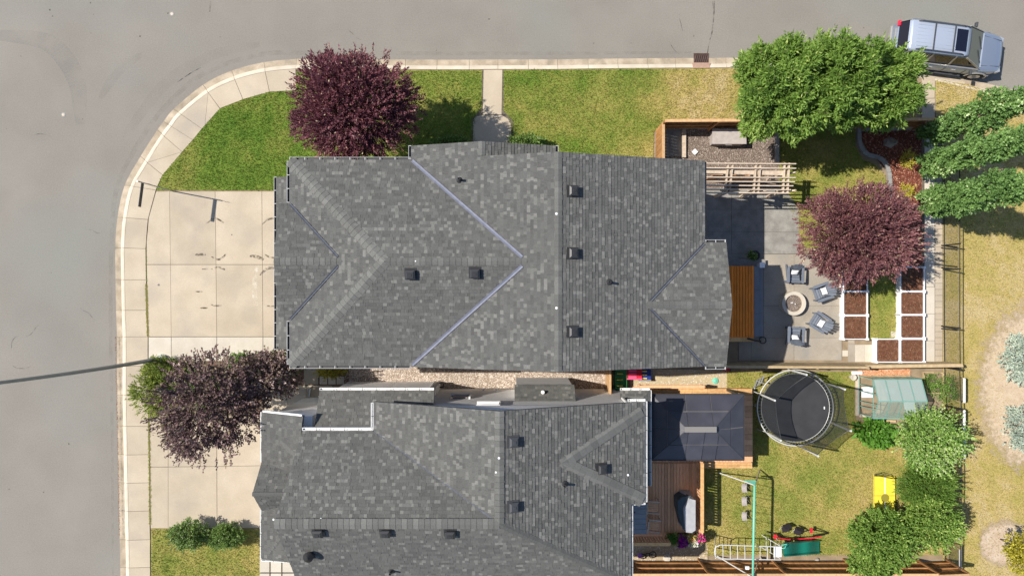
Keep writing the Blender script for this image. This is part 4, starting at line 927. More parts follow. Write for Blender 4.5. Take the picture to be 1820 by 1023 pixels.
# small side gate between the houses
t = thing('side_gate', 'orange cedar gate closing the gravel strip between the two houses', 'gate', g2(1078, 655))
a = W(1076, 650); b_ = W(1076, 693); k = 9
for i in range(k): boxpart('board', M['fence_cap'], t, (a.x, a.y + (b_.y - a.y) * (i + .5) / k, .78), (.02, abs(b_.y - a.y) / k - .008, 1.5))
for z in (.3, 1.25): boxpart('rail', M['fence_wood'], t, (a.x + .03, (a.y + b_.y) / 2, z), (.04, abs(b_.y - a.y), .09))
for p in (a, b_): boxpart('post', M['fence_wood'], t, (p.x, p.y, .8), (.1, .1, 1.6))
boxpart('cap_board', M['fence_cap'], t, (a.x, (a.y + b_.y) / 2, 1.58), (.10, abs(b_.y - a.y), .035))
# chain link fence
def wire_fence(label, pts, h, ma_post='black_metal', step=2.4, name='wire_fence', rail_ma='black_metal', gaps=(), r=.022):
    t = thing(name, label, 'fence', tuple(pts[0])); 
    for i in range(len(pts) - 1):
        a = Vector(pts[i]); b = Vector(pts[i + 1]); L = (b - a).length; m = max(1, int(round(L / step)))
        for j in range(m + (1 if i == len(pts) - 2 else 0)):
            p = a.lerp(b, j / m); mb = MB(); mb.tube([p, p + Vector((0, 0, h))], .032, 8); mb.lathe((p.x, p.y, h), [(.04, 0), (.035, .03), (.01, .05)], 8); mb.build('post', M[ma_post], t)
        for z in (h - .02, .08): mb = MB(); mb.tube([a + Vector((0, 0, z)), b + Vector((0, 0, z))], r, 6); mb.build('rail', M[rail_ma], t)
        mb = MB(); mb.face([a + Vector((0, 0, .1)), b + Vector((0, 0, .1)), b + Vector((0, 0, h - .04)), a + Vector((0, 0, h - .04))]); mb.build('wire_mesh', M['mesh_wire'], t)
    return t
wire_fence('black chain link fence between the pale side path and the dry field', [W(1676, 266), W(1676, 436), W(1676, 479), W(1676, 580), W(1677, 650)], 1.25)
wire_fence('black chain link fence behind the greenhouse and the apple tree', [W(1677, 652), W(1680, 720), W(1680, 850), W(1678, 1000), W(1678, 1100)], 1.2)
# timber framed mesh panels on the lower fence
for i, (x, y0, y1, h) in enumerate([(1690, 667, 709, .95), (1690, 722, 806, .95), (1682, 908, 945, .95), (1683, 962, 1000, .95)]):
    lab = ['pale timber framed mesh panel beside the vegetable plot, uppermost of the four', 'pale timber framed mesh panel right of the flowering apple tree', 'pale timber framed mesh panel right of the lower green shrubs', 'pale timber framed mesh panel nearest the bottom right fence corner'][i]
    t = thing('mesh_panel', lab, 'fence panel', tuple(W(x, y0)), 'timber framed mesh panels along the field fence')
    a = W(x, y0); b_ = W(x, y1)
    for p in (a, b_): boxpart('post', M['fence_tan'], t, (p.x, p.y, h / 2), (.05, .05, h))
    boxpart('top_rail', M['vinyl'], t, (a.x, (a.y + b_.y) / 2, h + .02), (.09, abs(b_.y - a.y), .04)); boxpart('bottom_rail', M['fence_tan'], t, (a.x, (a.y + b_.y) / 2, .08), (.05, abs(b_.y - a.y), .05))
    mb = MB(); mb.face([a + Vector((0, 0, .1)), b_ + Vector((0, 0, .1)), b_ + Vector((0, 0, h)), a + Vector((0, 0, h))]); mb.build('wire_mesh', M['mesh_wire'], t)
# gate leaf standing open in the chain link line
for y in (436, 471, 579):
    t = thing('gate_brace', {436: 'dark double rail across the chain link strip, nearest the poplars', 471: 'dark double rail across the chain link strip below the first one', 579: 'dark double rail across the chain link strip beside the raised beds'}[y], 'rail', tuple(W(1677, y)), 'dark cross rails at the chain link fence')
    for dy in (0, .12):
        mb = MB(); mb.tube([W(1672, y) + Vector((0, -dy, .03)), W(1700, y + 3) + Vector((0, -dy, .05))], .03, 6); mb.build('bar', M['black_metal'], t)
# vegetable plot with white string frame behind the greenhouse
t = thing('plot_frame', 'thin white timber frame around the small vegetable plot beside the greenhouse', 'garden frame', tuple(W(1650, 680)))
c4 = [W(1640, 661, .15), W(1676, 662, .15), W(1676, 698, .15), W(1648, 698, .15)]
for i in range(3): mb = MB(); mb.bar(c4[i], c4[i + 1], .05, .1); mb.build('board', M['fence_tan'], t)
mb = MB(); mb.bar(c4[3], c4[0], .05, .1); mb.build('board', M['fence_tan'], t)

# ---------------------------------------------------------------- pergola
t = thing('pergola', 'open wooden pergola with thin rafters against the upper house corner', 'pergola', tuple(W(1320, 330)))
k26 = (H - 2.6) / H
raf = [(291.5, 1414), (299.5, 1414), (316, 1413), (323.5, 1412), (330.5, 1409), (337.5, 1405), (343.5, 1402)]
for y, x1 in raf:
    a = W(1246, y - 1, 2.62); b_ = W(x1, y, 2.62); mb = MB(); mb.bar(a, b_, .045, .14); mb.build('rafter', M['pergola'], t, bevel=0)
a = W(1246, 303.5, 2.36); b_ = W(1396, 308, 2.36); mb = MB(); mb.bar(a, b_, .22, .12); mb.build('main_beam', M['pergola'], t)
a = W(1246, 336, 2.36); b_ = W(1396, 341, 2.36)
for x, xb in ((1296, 1291), (1345, 1342), (1396, 1394)):
    for dx in (0, 8):
        a = W(x + dx - 2, 290, 2.48); b_ = W(xb + dx - 3, 343, 2.48); mb = MB(); mb.bar(a, b_, .06, .16); mb.build('cross_beam', M['pergola'], t)
    for py in (306, 338):
        p = W(x + 2, py, 2.3); boxpart('post', M['pergola'], t, (p.x, p.y, 1.15), (.14, .14, 2.3))
        for s_ in (-1, 1): mb = MB(); mb.bar((p.x + s_ * .05, p.y, 1.75), (p.x + s_ * .42, p.y, 2.3), .07, .09); mb.build('brace', M['pergola'], t)
a = gp(346 - 4, -192); b_ = gp(430, -190)
for i in range(11):
    p = a.lerp(b_, (i + .5) / 11); boxpart('screen_board', M['deck_wood'], t, (p.x, p.y, .75), ((b_ - a).length / 11 - .012, .03, 1.4))
# edging of the gravel, dark strip and curb of the mulch bed
b = MB(); structure('side_pad', P((1180, 230), (1212, 230), (1212, 278), (1180, 278)), .012, M['patio_grey'])
for i, (pl, lab) in enumerate([([(1214.5, 231), (1214.5, 281)], 'pale timber sleeper lying along the left side of the brown gravel'), ([(1379.5, 228), (1379.5, 290)], 'dark timber sleeper lying along the right side of the brown gravel')]):
    t = thing('sleeper', lab, 'timber edging', tuple(W(*pl[0]))); a = W(*pl[0]); b_ = W(*pl[1]); n_ = 2
    for j in range(n_): p = a.lerp(b_, (j + .5) / n_); boxpart('beam', M['pergola' if i == 0 else 'edging'], t, (p.x, p.y, .09), (.17, (b_ - a).length / n_ - .01, .18))
t = thing('curved_edging', 'curved grey block edging between the small lawn and the red mulch bed', 'edging', tuple(W(1560, 280)))
for w0, pts in ((7, [(1600, 229), (1560, 229), (1531, 230)]), (7, [(1526, 229), (1526, 250), (1533, 268), (1545, 277), (1559, 279.5), (1571, 288), (1578.5, 305), (1580.5, 325), (1581, 350), (1583, 380)])):
    q = cat_rom([tuple(W(*p)[:2]) for p in pts], 10); acc = []
    Ls = [0]
    for i in range(1, len(q)): Ls.append(Ls[-1] + (q[i] - q[i - 1]).length)
    n_ = int(Ls[-1] / .27)
    def at(s_):
        for i in range(1, len(q)):
            if Ls[i] >= s_: return q[i - 1].lerp(q[i], (s_ - Ls[i - 1]) / max(1e-6, Ls[i] - Ls[i - 1]))
        return q[-1]
    for i in range(n_):
        a = at(Ls[-1] * i / n_); b_ = at(Ls[-1] * (i + 1) / n_); d = b_ - a; c = (a + b_) / 2
        boxpart('block', M['edging'], t, (c.x, c.y, .055), (d.length * .985, w0 / S, .11), rz=math.atan2(d.y, d.x))
def rock(label, px, py, rx, ry, rz_, ma='rock', seed=1, h0=0):
    bm = bmesh.new(); bmesh.ops.create_icosphere(bm, subdivisions=3, radius=1); r = random.Random(seed); off = [Vector((r.uniform(-1, 1), r.uniform(-1, 1), r.uniform(-.3, 1))).normalized() for _ in range(9)]
    from mathutils import noise
    for v in bm.verts:
        p = v.co.copy(); f = 1
        for o_ in off: f = min(f, (.72 + r.random() * 0) / max(.05, p.dot(o_)) if p.dot(o_) > .72 else 1)
        p = p * f * (1 + .08 * noise.noise(p * 3 + Vector((seed, 0, 0)))); v.co = Vector((p.x * rx, p.y * ry, max(p.z, -.25) * rz_))
    me = bpy.data.meshes.new('rock'); bm.to_mesh(me); bm.free(); me.materials.append(M[ma]); o = link(bpy.data.objects.new('rock', me)); o.location = W(px, py, h0 + .2 * rz_); o.rotation_euler.z = r.uniform(-.3, .5); return tag(o, label, 'rock')
rock('grey boulder resting in the red mulch bed', 1582, 254, .40, .26, .28, seed=4)
rock('small brown rock near the lower end of the fence by the shrubs', 1452, 994, .12, .1, .1, seed=8)
# storage box on the gravel
t = thing('storage_box', 'pale grey storage box on the brown gravel partly under the tree', 'storage box', tuple(W(1295, 244)))
c = W(1296, 242, .62); c2 = gp((1296 - CX) * .982, (243 - CY) * .982)
boxpart('box_body', M['box_grey'], t, (c2.x, c2.y, .29), (1.50, .62, .56)); boxpart('lid', M['box_grey'], t, (c2.x, c2.y, .60), (1.60, .70, .06)); boxpart('handle', M['box_grey'], t, (c2.x, c2.y - .37, .5), (.3, .03, .04))
# diamond paver by the house
t = MB(); t.box(tuple(W(1235, 270, .04)), (.22, .22, .08), rz=R(45)); t.build('stepping_stone', M['vinyl'], label='small white diamond shaped paver on the brown gravel', cat='paver', bevel=.01)
# back step and post of the covered deck
t = thing('patio_step', 'dark low timber step in the shade above the orange deck', 'step', tuple(gp(400, -45)))
boxpart('riser', M['edging'], t, tuple(gp(408, -45, .14)), (2.0, .26, .28)); boxpart('tread', M['edging'], t, tuple(gp(408, -44, .30)), (2.06, .34, .04))
t = thing('white_post', 'short white capped post at the corner of the orange deck', 'post', tuple(gp(434, -40)))
boxpart('shaft', M['vinyl'], t, tuple(gp(433, -39.5, .42)), (.16, .16, .84)); boxpart('post_cap', M['vinyl'], t, tuple(gp(433, -39.5, .86)), (.24, .24, .05))
# orange stained deck
kd = (H - .85) / H
t = thing('orange_deck', 'orange stained board deck in the house shade beside the patio', 'deck', tuple(gp(400, 30)))
x0 = 300; x1 = 430 * kd; y0 = -39 * kd; y1 = 88 * kd; n_ = 24
for i in range(n_):
    a = x0 + (x1 - x0) * (i + .5) / n_; c = gp(a, (y0 + y1) / 2, .84); boxpart('board', M['deck_orange'], t, tuple(c), ((x1 - x0) / S / n_ - .022, (y1 - y0) / S, .035))
boxpart('joist', M['black_metal'], t, tuple(gp((x0 + x1) / 2, (y0 + y1) / 2, .45)), ((x1 - x0) / S - .1, (y1 - y0) / S - .1, .7))  # blackened so the gaps between the boards read as shade
for i in range(6): c = gp(x0 + (x1 - x0) * (i + .5) / 6, y1 + 3.5, .84); boxpart('trim_board', M['deck_pale'], t, tuple(c), ((x1 - x0) / S / 6 - .01, .2, .035))
t = thing('deck_stairs', 'blue grey steps down the right side of the orange deck', 'steps', tuple(gp(425, 30)))
for i, (xa, xb, z) in enumerate(((x1 + 1, x1 + 13, .50), (x1 + 13, x1 + 24, .22))):
    for j in range(3):
        ya = y0 + (y1 - y0) * j / 3; yb = y0 + (y1 - y0) * (j + 1) / 3; boxpart('tread', M['blue_grey'], t, tuple(gp((xa + xb) / 2, (ya + yb) / 2, z / 2)), ((xb - xa) / S, (yb - ya) / S - .012, z))
t = thing('garden_tap_hose', 'dark coiled hose hanging over the lower edge of the orange deck', 'hose', tuple(W(1340, 603)))
mb = MB(); mb.tube([W(1328, 601, .95), W(1336, 603, .98), W(1344, 605, .9), W(1352, 606, .5)], .04, 8); mb.build('hose', M['black_metal'], t)
mb = MB(); q = W(1355, 604, .12); mb.tube([q + Vector((.16 * math.cos(a * .5), .16 * math.sin(a * .5), .01 * a * .3)) for a in range(26)], .02, 6); mb.build('coil', M['plastic_black'], t)
# potted plant pot (foliage added with the plants)
t = thing('flower_pot', 'round dark pot with a leafy plant at the corner of the shaded patio', 'potted plant', tuple(W(1336, 455)))
mb = MB(); c = W(1337, 454.5); mb.lathe(tuple(c), [(.16, 0), (.21, .34), (.24, .36), (.24, .40), (.20, .40), (.19, .33)], 20); mb.build('pot', M['grey_vent'], t, smooth=False); POT = t

# ---------------------------------------------------------------- fire pit and chairs
t = thing('fire_pit', 'round pale concrete fire pit filled with gravel on the patio', 'fire pit', tuple(W(1405, 538)))
c = gp((1411 - CX) * .988, (539 - CY) * .988); mb = MB(); mb.ring((c.x, c.y), .40, .56, .02, .40, 40); mb.build('bowl', M['concrete_edge'], t)
mb = MB(); mb.ring((c.x, c.y), .42, .565, .401, .43, 40); mb.build('rim', M['concrete_new'], t); mb = MB(); mb.lathe((c.x, c.y, .28), [(.40, 0), (.40, .03)], 32); mb.build('gravel_base', M['gravel_base_brown'], t)
n = 900; a_ = rng.uniform(0, 6.28, n); r_ = .39 * np.sqrt(rng.random(n)); V = np.zeros((n, 3, 3)); x = c.x + r_ * np.cos(a_); y = c.y + r_ * np.sin(a_); q = rng.uniform(0, 6.28, n)
for j in range(3): V[:, j] = np.stack([x + .02 * np.cos(q + j * 2.1), y + .02 * np.sin(q + j * 2.1), .315 + .02 * rng.random(n)], 1)
fast_mesh('gravel', V, 3, rng.random(n), M['pebble_brown'], t, kind='stuff')
for dx, dy in ((-.10, .03), (-.04, .04), (.09, -.03)): mb = MB(); mb.lathe((c.x + dx, c.y + dy, .33), [(.02, 0), (.028, .02), (.01, .04)], 8); mb.build('glass_stone', M['vinyl'], t)
def adirondack():
    t = thing('garden_chair', 'x', 'chair', (0, 0, 0), 'slatted armchairs around the fire pit')
    for i in range(5):      # seat slats, front at +x
        f = i / 4; boxpart('seat_slat', M['adirondack'], t, (.30 - .50 * f, 0, .37 - .11 * f), (.115, .54, .022), ry=-.0 + .22)
    for i in range(5):      # fan back leaning away
        y = (-2 + i) * .112; hgt = [.62, .70, .74, .70, .62][i]; mb = MB(); a = Vector((-.20, y * .82, .24)); b_ = Vector((-.20 - hgt * .42, y * 1.16, .24 + hgt * .90)); mb.bar(a, b_, .018, .10)
        mb = MB(); d = (b_ - a).normalized(); s_ = Vector((0, 1, 0)) * .05; n_ = d.cross(Vector((0, 1, 0))) * .011
        mb.poly([a - s_ - n_, a + s_ - n_, a + s_ + n_, a - s_ + n_, b_ - s_ * 1.1 - n_, b_ + s_ * 1.1 - n_, b_ + s_ * 1.1 + n_, b_ - s_ * 1.1 + n_], [(0, 1, 2, 3), (7, 6, 5, 4), (0, 4, 5, 1), (1, 5, 6, 2), (2, 6, 7, 3), (3, 7, 4, 0)], random.random()); mb.build('back_slat', M['adirondack'], t)
    for s_ in (-1, 1):
        mb = MB(); y = s_ * .345; mb.prism([(-.42, y - .05), (-.1, y - .065), (.25, y - .075), (.36, y - .06), (.38, y), (.36, y + .06), (.25, y + .075), (-.1, y + .065), (-.42, y + .05)], .55, .575); mb.build('armrest', M['adirondack'], t, bevel=.006)
        mb = MB(); mb.bar((.30, s_ * .30, 0), (.30, s_ * .30, .55), .04, .10); mb.build('leg', M['adirondack'], t)
        mb = MB(); mb.bar((.36, s_ * .275, .33), (-.52, s_ * .275, .03), .03, .12); mb.build('leg', M['adirondack'], t)
    mb = MB(); mb.bar((-.36, -.34, .53), (-.36, .34, .53), .05, .05); mb.build('back_rail', M['adirondack'], t)
    return t
ch0 = adirondack()
def cushion(label, x, y, ang, dims=(.34, .12, .27), tilt=.6):
    bm = bmesh.new(); bmesh.ops.create_grid(bm, x_segments=8, y_segments=8, size=1); top = []
    me = bpy.data.meshes.new('cushion'); bm.free(); bm = bmesh.new(); bmesh.ops.create_cube(bm, size=2); bmesh.ops.subdivide_edges(bm, edges=bm.edges[:], cuts=5, use_grid_fill=True)
    for v in bm.verts:
        p = v.co; fx = 1 - abs(p.x) ** 4; fy = 1 - abs(p.y) ** 4; v.co = Vector((p.x * dims[2] / 2 * (1 - .06 * (1 - abs(p.y))), p.y * dims[0] / 2 * (1 - .06 * (1 - abs(p.x))), p.z * dims[1] / 2 * (.25 + .75 * fx * fy)))
    bm.to_mesh(me); bm.free(); me.materials.append(M['cushion']); me.polygons.foreach_set('use_smooth', [True] * len(me.polygons))
    o = link(bpy.data.objects.new('cushion', me)); o.location = (x, y, .45); o.rotation_euler = (0, tilt, ang); return tag(o, label, 'cushion', 'white cushions on the garden chairs')
spots = [(1413, 489, -92, 'slate blue garden chair above the fire pit, facing down the picture', 'white cushion on the garden chair above the fire pit'),
         (1461, 519, 200, 'slate blue garden chair half under the purple tree right of the fire pit', 'white cushion on the garden chair beside the purple tree'),
         (1456, 572, 148, 'slate blue garden chair angled towards the fire pit from the lower right', 'white cushion on the lower right angled garden chair'),
         (1414, 594, 88, 'slate blue garden chair below the fire pit, facing up the picture', 'white cushion on the garden chair below the fire pit')]
for i, (px, py, an, lb, cl) in enumerate(spots):
    o = ch0 if i == 0 else copy_tree(ch0); p = gp((px - CX) * .985, (py - CY) * .985, .02); o.location = p; o.rotation_euler.z = R(an); o['label'] = lb
    d = Vector((math.cos(R(an)), math.sin(R(an)), 0)); cushion(cl, p.x - d.x * .13, p.y - d.y * .13, R(an), tilt=.75)

# ---------------------------------------------------------------- raised beds
def raised(label, x0, y0, x1, y1, h=.38, soil=True):
    k = (H - h) / H; gx0, gx1 = (x0 - CX) * k, (x1 - CX) * k; gy0, gy1 = (y0 - CY) * k, (y1 - CY) * k
    t = thing('raised_bed', label, 'raised bed', tuple(gp((gx0 + gx1) / 2, (gy0 + gy1) / 2)), 'white framed raised beds'); A_ = gp(gx0, gy0); B_ = gp(gx1, gy1); cx = (A_.x + B_.x) / 2; cy = (A_.y + B_.y) / 2; w_ = B_.x - A_.x; d_ = A_.y - B_.y
    for y in (A_.y, B_.y): boxpart('side_board', M['vinyl'], t, (cx, y, h / 2), (w_ - .09, .04, h))
    for x in (A_.x, B_.x): boxpart('side_board', M['vinyl'], t, (x, cy, h / 2), (.04, d_ - .09, h))
    for x in (A_.x, B_.x):
        for y in (A_.y, B_.y): boxpart('corner_post', M['vinyl'], t, (x, y, h / 2 + .02), (.10, .10, h + .04))
    boxpart('soil', M['soil'], t, (cx, cy, h / 2 - .04), (w_ - .05, d_ - .05, h - .08), var=1)
    n = 700; V = np.zeros((n, 3, 3)); x = rng.uniform(A_.x + .05, B_.x - .05, n); y = rng.uniform(B_.y + .05, A_.y - .05, n); q = rng.uniform(0, 6.28, n); s_ = rng.uniform(.006, .02, n)
    for j in range(3): V[:, j] = np.stack([x + s_ * np.cos(q + j * 2.1), y + s_ * np.sin(q + j * 2.1), h - .078 + s_ * rng.uniform(0, 1.3, n)], 1)
    fast_mesh('wood_chips', V, 3, rng.random(n) ** 2, M['mulch'], t, kind='stuff'); return t
raised('white raised bed under the purple tree in the left column', 1499.5, 475, 1542, 517); raised('white raised bed, middle of the left column beside the patio', 1499.5, 518.5, 1542, 559.5); raised('white raised bed at the bottom of the left column beside the patio', 1499.5, 561, 1542, 602.5)
raised('white raised bed at the top of the right column under tree shade', 1601, 475, 1643, 517); raised('white raised bed, second from the top of the right column', 1601, 518.5, 1643, 558.5); raised('white raised bed, third from the top of the right column', 1601, 560, 1643, 600.5)
raised('white raised bed at the bottom corner of the right column', 1601, 602.5, 1643, 643); raised('white raised bed left of the bottom corner bed by the fence', 1558, 602.5, 1599.5, 643)

# ---------------------------------------------------------------- trampoline
t = thing('trampoline', 'round black trampoline with a safety net on six padded poles', 'trampoline', tuple(W(1402, 717)))
kt = (H - .9) / H; TC = gp((1413.8 - CX) * kt, (724.3 - CY) * kt); TR = 67.5 * kt / S
circ = lambda r_, z, n=48, c=TC: [Vector((c.x + r_ * math.cos(2 * math.pi * i / n), c.y + r_ * math.sin(2 * math.pi * i / n), z)) for i in range(n)]
def hoop(r_, z, rad, name, ma, n=48):
    mb = MB(); q = circ(r_, z, n); mb.tube(q + [q[0]], rad, 8, cap=False); return mb.build(name, ma, t)
hoop(TR, .88, .028, 'frame_ring', M['steel_white'], 56); hoop(TR * .90, .885, .012, 'mat_edge', M['steel_white'], 56)
mb = MB(); mb.prism([tuple(p[:2]) for p in circ(TR * .885, 0, 48)], .872, .882); mb.build('jump_mat', M['trampoline_mat'], t)
sp0 = None
for i in range(72):
    a = 2 * math.pi * i / 72; p = Vector((TC.x + TR * .89 * math.cos(a), TC.y + TR * .89 * math.sin(a), .885)); q = Vector((TC.x + TR * math.cos(a), TC.y + TR * math.sin(a), .885)); mb = MB(); mb.bar(p, q, .018, .018, .5); mb.build('spring', M['galv'], t)
poles = [(1403, 657), (1466, 682), (1476, 750), (1422, 790), (1359, 767), (1351, 700)]
tops = []
for i, (x, y) in enumerate(poles):
    v = W(x, y, .9); d = Vector((v.x - TC.x, v.y - TC.y, 0)).normalized(); q = TC + d * (TR + .03)
    mb = MB(); mb.tube([Vector((q.x + d.x * .1, q.y + d.y * .1, 0)), Vector((q.x, q.y, .9)), Vector((q.x, q.y, 2.75))], .024, 8); mb.build('pole', M['steel_white'], t)
    mb = MB(); mb.tube([Vector((q.x, q.y, 1.25)), Vector((q.x, q.y, 2.78))], .045, 10); mb.build('foam_sleeve', M['steel_white'], t); tops.append(Vector((q.x, q.y, 2.72)) - d * .06)
for i in range(6):      # net hangs from pole top to pole top, sagging a little, and is tied to the mat edge
    a = tops[i]; b_ = tops[(i + 1) % 6]; mb = MB(); top = [a.lerp(b_, k / 6) + Vector((0, 0, -.16 * math.sin(math.pi * k / 6))) - ((a + b_) / 2 - TC).normalized() * Vector((1, 1, 0)) * 0 for k in range(7)]
    aa = math.atan2(a.y - TC.y, a.x - TC.x); ab = math.atan2(b_.y - TC.y, b_.x - TC.x)
    if ab - aa > math.pi: ab -= 2 * math.pi
    if aa - ab > math.pi: ab += 2 * math.pi
    bot = [Vector((TC.x + TR * .93 * math.cos(aa + (ab - aa) * k / 6), TC.y + TR * .93 * math.sin(aa + (ab - aa) * k / 6), .9)) for k in range(7)]
    for k in range(6):
        mid0 = top[k].lerp(bot[k], .5); mb.face([top[k], top[k + 1], bot[k + 1], bot[k]])
    mb.build('net_panel', M['net'], t); mb = MB(); mb.tube(top, .014, 6); mb.build('net_cord', M['plastic_black'], t)
for i in range(3):
    a = R(40 + i * 120); c = Vector((TC.x + TR * math.cos(a), TC.y + TR * math.sin(a), 0)); s_ = Vector((-math.sin(a), math.cos(a), 0)) * .55
    mb = MB(); mb.tube([c + s_ + Vector((0, 0, .86)), c + s_ * 1.05 + Vector((0, 0, .06)), c - s_ * 1.05 + Vector((0, 0, .06)), c - s_ + Vector((0, 0, .86))], .024, 8); mb.build('leg', M['galv'], t)
mb = MB(); mb.box(TC + Vector((1.35, .0, .9)), (.05, .12, .01)); mb.build('tag_label', M['vinyl'], t)
t = thing('ladder', 'small silver ladder leaning at the upper left of the trampoline', 'ladder', tuple(W(1342, 692)))
for dx in (0, .34): mb = MB(); mb.tube([W(1337, 690) + Vector((dx * .4, dx, 0)), W(1356, 679, .8) + Vector((dx * .4, dx, 0))], .018, 6); mb.build('rail', M['galv'], t)
for f in (.2, .5, .8): mb = MB(); p = W(1337, 690).lerp(W(1356, 679, .8), f); mb.bar(p, p + Vector((.34 * .4, .34, 0)), .06, .02); mb.build('rung', M['galv'], t)

# ---------------------------------------------------------------- greenhouse
t = thing('greenhouse', 'green tinted polycarbonate greenhouse with a teal frame and an open roof flap', 'greenhouse', tuple(gp(650, 190)))
gx0, gx1, gy0, gy1, gm = 616, 698, 156, 222, 190.5; ze, zr = 1.33, 1.78; FR = M['teal_frame']
def bar2(a, b_, r_=.035, name='frame_bar', ma=None): mb = MB(); mb.bar(a, b_, r_, r_); return mb.build(name, ma or FR, t)
for i in range(5):
    x = gx0 + (gx1 - gx0) * i / 4
    bar2(gp(x, gy0, ze), gp(x, gm, zr), .03); bar2(gp(x, gy1, ze), gp(x, gm, zr), .03); bar2(gp(x, gy0, 0), gp(x, gy0, ze)); bar2(gp(x, gy1, 0), gp(x, gy1, ze))
for y, z in ((gy0, ze), (gy1, ze), (gm, zr)): bar2(gp(gx0, y, z), gp(gx1, y, z), .045)
for i in range(4):
    xa = gx0 + (gx1 - gx0) * i / 4 + 1; xb = gx0 + (gx1 - gx0) * (i + 1) / 4 - 1
    def pane(p, nm='pane', ma='poly_pane'):
        mb = MB(); k = (p[1] - p[0]).cross(p[2] - p[0]).normalized() * .008; mb.poly([v - k for v in p] + [v + k for v in p], [(3, 2, 1, 0), (4, 5, 6, 7), (0, 1, 5, 4), (1, 2, 6, 5), (2, 3, 7, 6), (3, 0, 4, 7)]); return mb.build(nm, M[ma], t)
    pane([gp(xa, gy0, ze), gp(xb, gy0, ze), gp(xb, gm - .6, zr), gp(xa, gm - .6, zr)])
    if i == 2: pane([gp(xa, gm + 1, zr + .01), gp(xb, gm + 1, zr + .01), gp(xb, gm + 22, zr + .16), gp(xa, gm + 22, zr + .16)], 'roof_flap')
    pane([gp(xa, gm + .6, zr), gp(xb, gm + .6, zr), gp(xb, gy1, ze), gp(xa, gy1, ze)], 'pane', 'poly_clear')
    for y in (gy0, gy1): pane([gp(xa, y, .05), gp(xb, y, .05), gp(xb, y, ze), gp(xa, y, ze)], 'wall_pane', 'poly_clear')
for x in (gx0, gx1):
    for y in (gy0, gy0 + 14, gm - 9, gm + 9, gy1 - 14, gy1):
        bar2(gp(x, y, 0), gp(x, y, ze + (zr - ze) * (1 - abs(y - gm) / (gm - gy0))), .03)
    bar2(gp(x, gy0, .05), gp(x, gy1, .05), .05); bar2(gp(x, gy0, ze), gp(x, gy1, ze), .03)
    if x == gx1: pane([gp(x, gy0, .05), gp(x, gy1, .05), gp(x, gy1, ze), gp(x, gy0, ze)], 'wall_pane', 'poly_clear')
boxpart('sill', M['pergola'], t, tuple(gp(gx0 - 4, (gy0 + gy1) / 2 + 1, .05)), (.14, 1.95, .10)); boxpart('sill', M['pergola'], t, tuple(gp((gx0 + gx1) / 2, gy1 + 4, .05)), (2.2, .14, .10))
boxpart('door_step', M['vinyl'], t, tuple(gp(gx0 + 14, gm - 6, .08)), (.55, .5, .05))
mb = MB(); c = gp(656, 178, .5); mb.lathe(tuple(c), [(.10, 0), (.12, .5), (.02, .52)], 16); mb.build('bucket', M['vinyl'], None, label='white bucket standing inside the greenhouse', cat='bucket')
mb = MB(); c = W(1512, 669, 0); mb.lathe(tuple(c), [(.10, 0), (.14, .28), (.15, .29), (.13, .30), (.01, .27)], 20); mb.build('bucket', M['concrete_new'], None, label='round pale bucket left of the greenhouse corner', cat='bucket')
mb = MB(); mb.box(tuple(W(1523, 662, .06)), (.5, .16, .12)); mb.build('planter_block', M['vinyl'], None, label='low white block at the upper left greenhouse corner', cat='block', bevel=.02)
t = thing('timber_stack', 'weathered boards lying along the lower side of the greenhouse', 'boards', tuple(W(1570, 750)))
for a, b_ in (((1536, 735), (1552, 750)), ((1545, 745), (1592, 748)), ((1560, 751), (1602, 757)), ((1540, 752), (1575, 756))): mb = MB(); mb.bar(W(*a, .06), W(*b_, .08), .09, .05); mb.build('board', M['fence_tan'], t)
t = thing('timber_edge', 'pale timber edging board beside the crushed brick strip', 'boards', tuple(W(1570, 668)))
mb = MB(); mb.bar(W(1530, 669, .08), W(1617, 668, .08), .10, .12); mb.build('board', M['fence_tan'], t)

# ---------------------------------------------------------------- play yard: deck, gazebo
DK = .62; kk = (H - DK) / H
t = thing('wooden_deck', 'brown board deck around the gazebo and along the lower house', 'deck', tuple(gp(300, 300)))
def boards_ns(x0, x1, y0, y1, ma, bw=.142):
    n_ = int(round((x1 - x0) / S / bw))
    for i in range(n_): c = gp(x0 + (x1 - x0) * (i + .5) / n_, (y0 + y1) / 2, DK - .018); boxpart('board', M[ma], t, tuple(c), ((x1 - x0) / S / n_ - .016, (y1 - y0) / S, .036))
boards_ns(191, 330, 309 * kk + 2, 434 * kk, 'deck_wood'); boards_ns(236, 412 * kk, 190 * kk, 309 * kk, 'deck_wood'); 
n_ = 10
for i in range(12): c = gp(412 * kk + 1 + (15 * kk - 1) / 2, 190 * kk + (309 - 190) * kk * (i + .5) / 12, DK - .018); boxpart('board', M['deck_wood'], t, tuple(c), (.40, (119 * kk) / S / 12 - .01, .036))
for k_, (ya, yb) in enumerate(((179, 184), (184.5, 189.5))):
    for i in range(7): xa = 236 + (427 * kk - 236) * i / 7; xb = 236 + (427 * kk - 236) * (i + 1) / 7; boxpart('border_board', M['deck_pale'], t, tuple(gp((xa + xb) / 2, (ya + yb) / 2 * kk, DK - .018)), ((xb - xa) / S - .008, (yb - ya) * kk / S, .036))
for k_, (ya, yb) in enumerate(((310, 315), (315.5, 320))):
    for i in range(4): xa = 333 + (427 * kk - 333) * i / 4; xb = 333 + (427 * kk - 333) * (i + 1) / 4; boxpart('border_board', M['deck_pale'], t, tuple(gp((xa + xb) / 2, (ya + yb) / 2 * kk, DK - .018)), ((xb - xa) / S - .008, (yb - ya) * kk / S, .036))
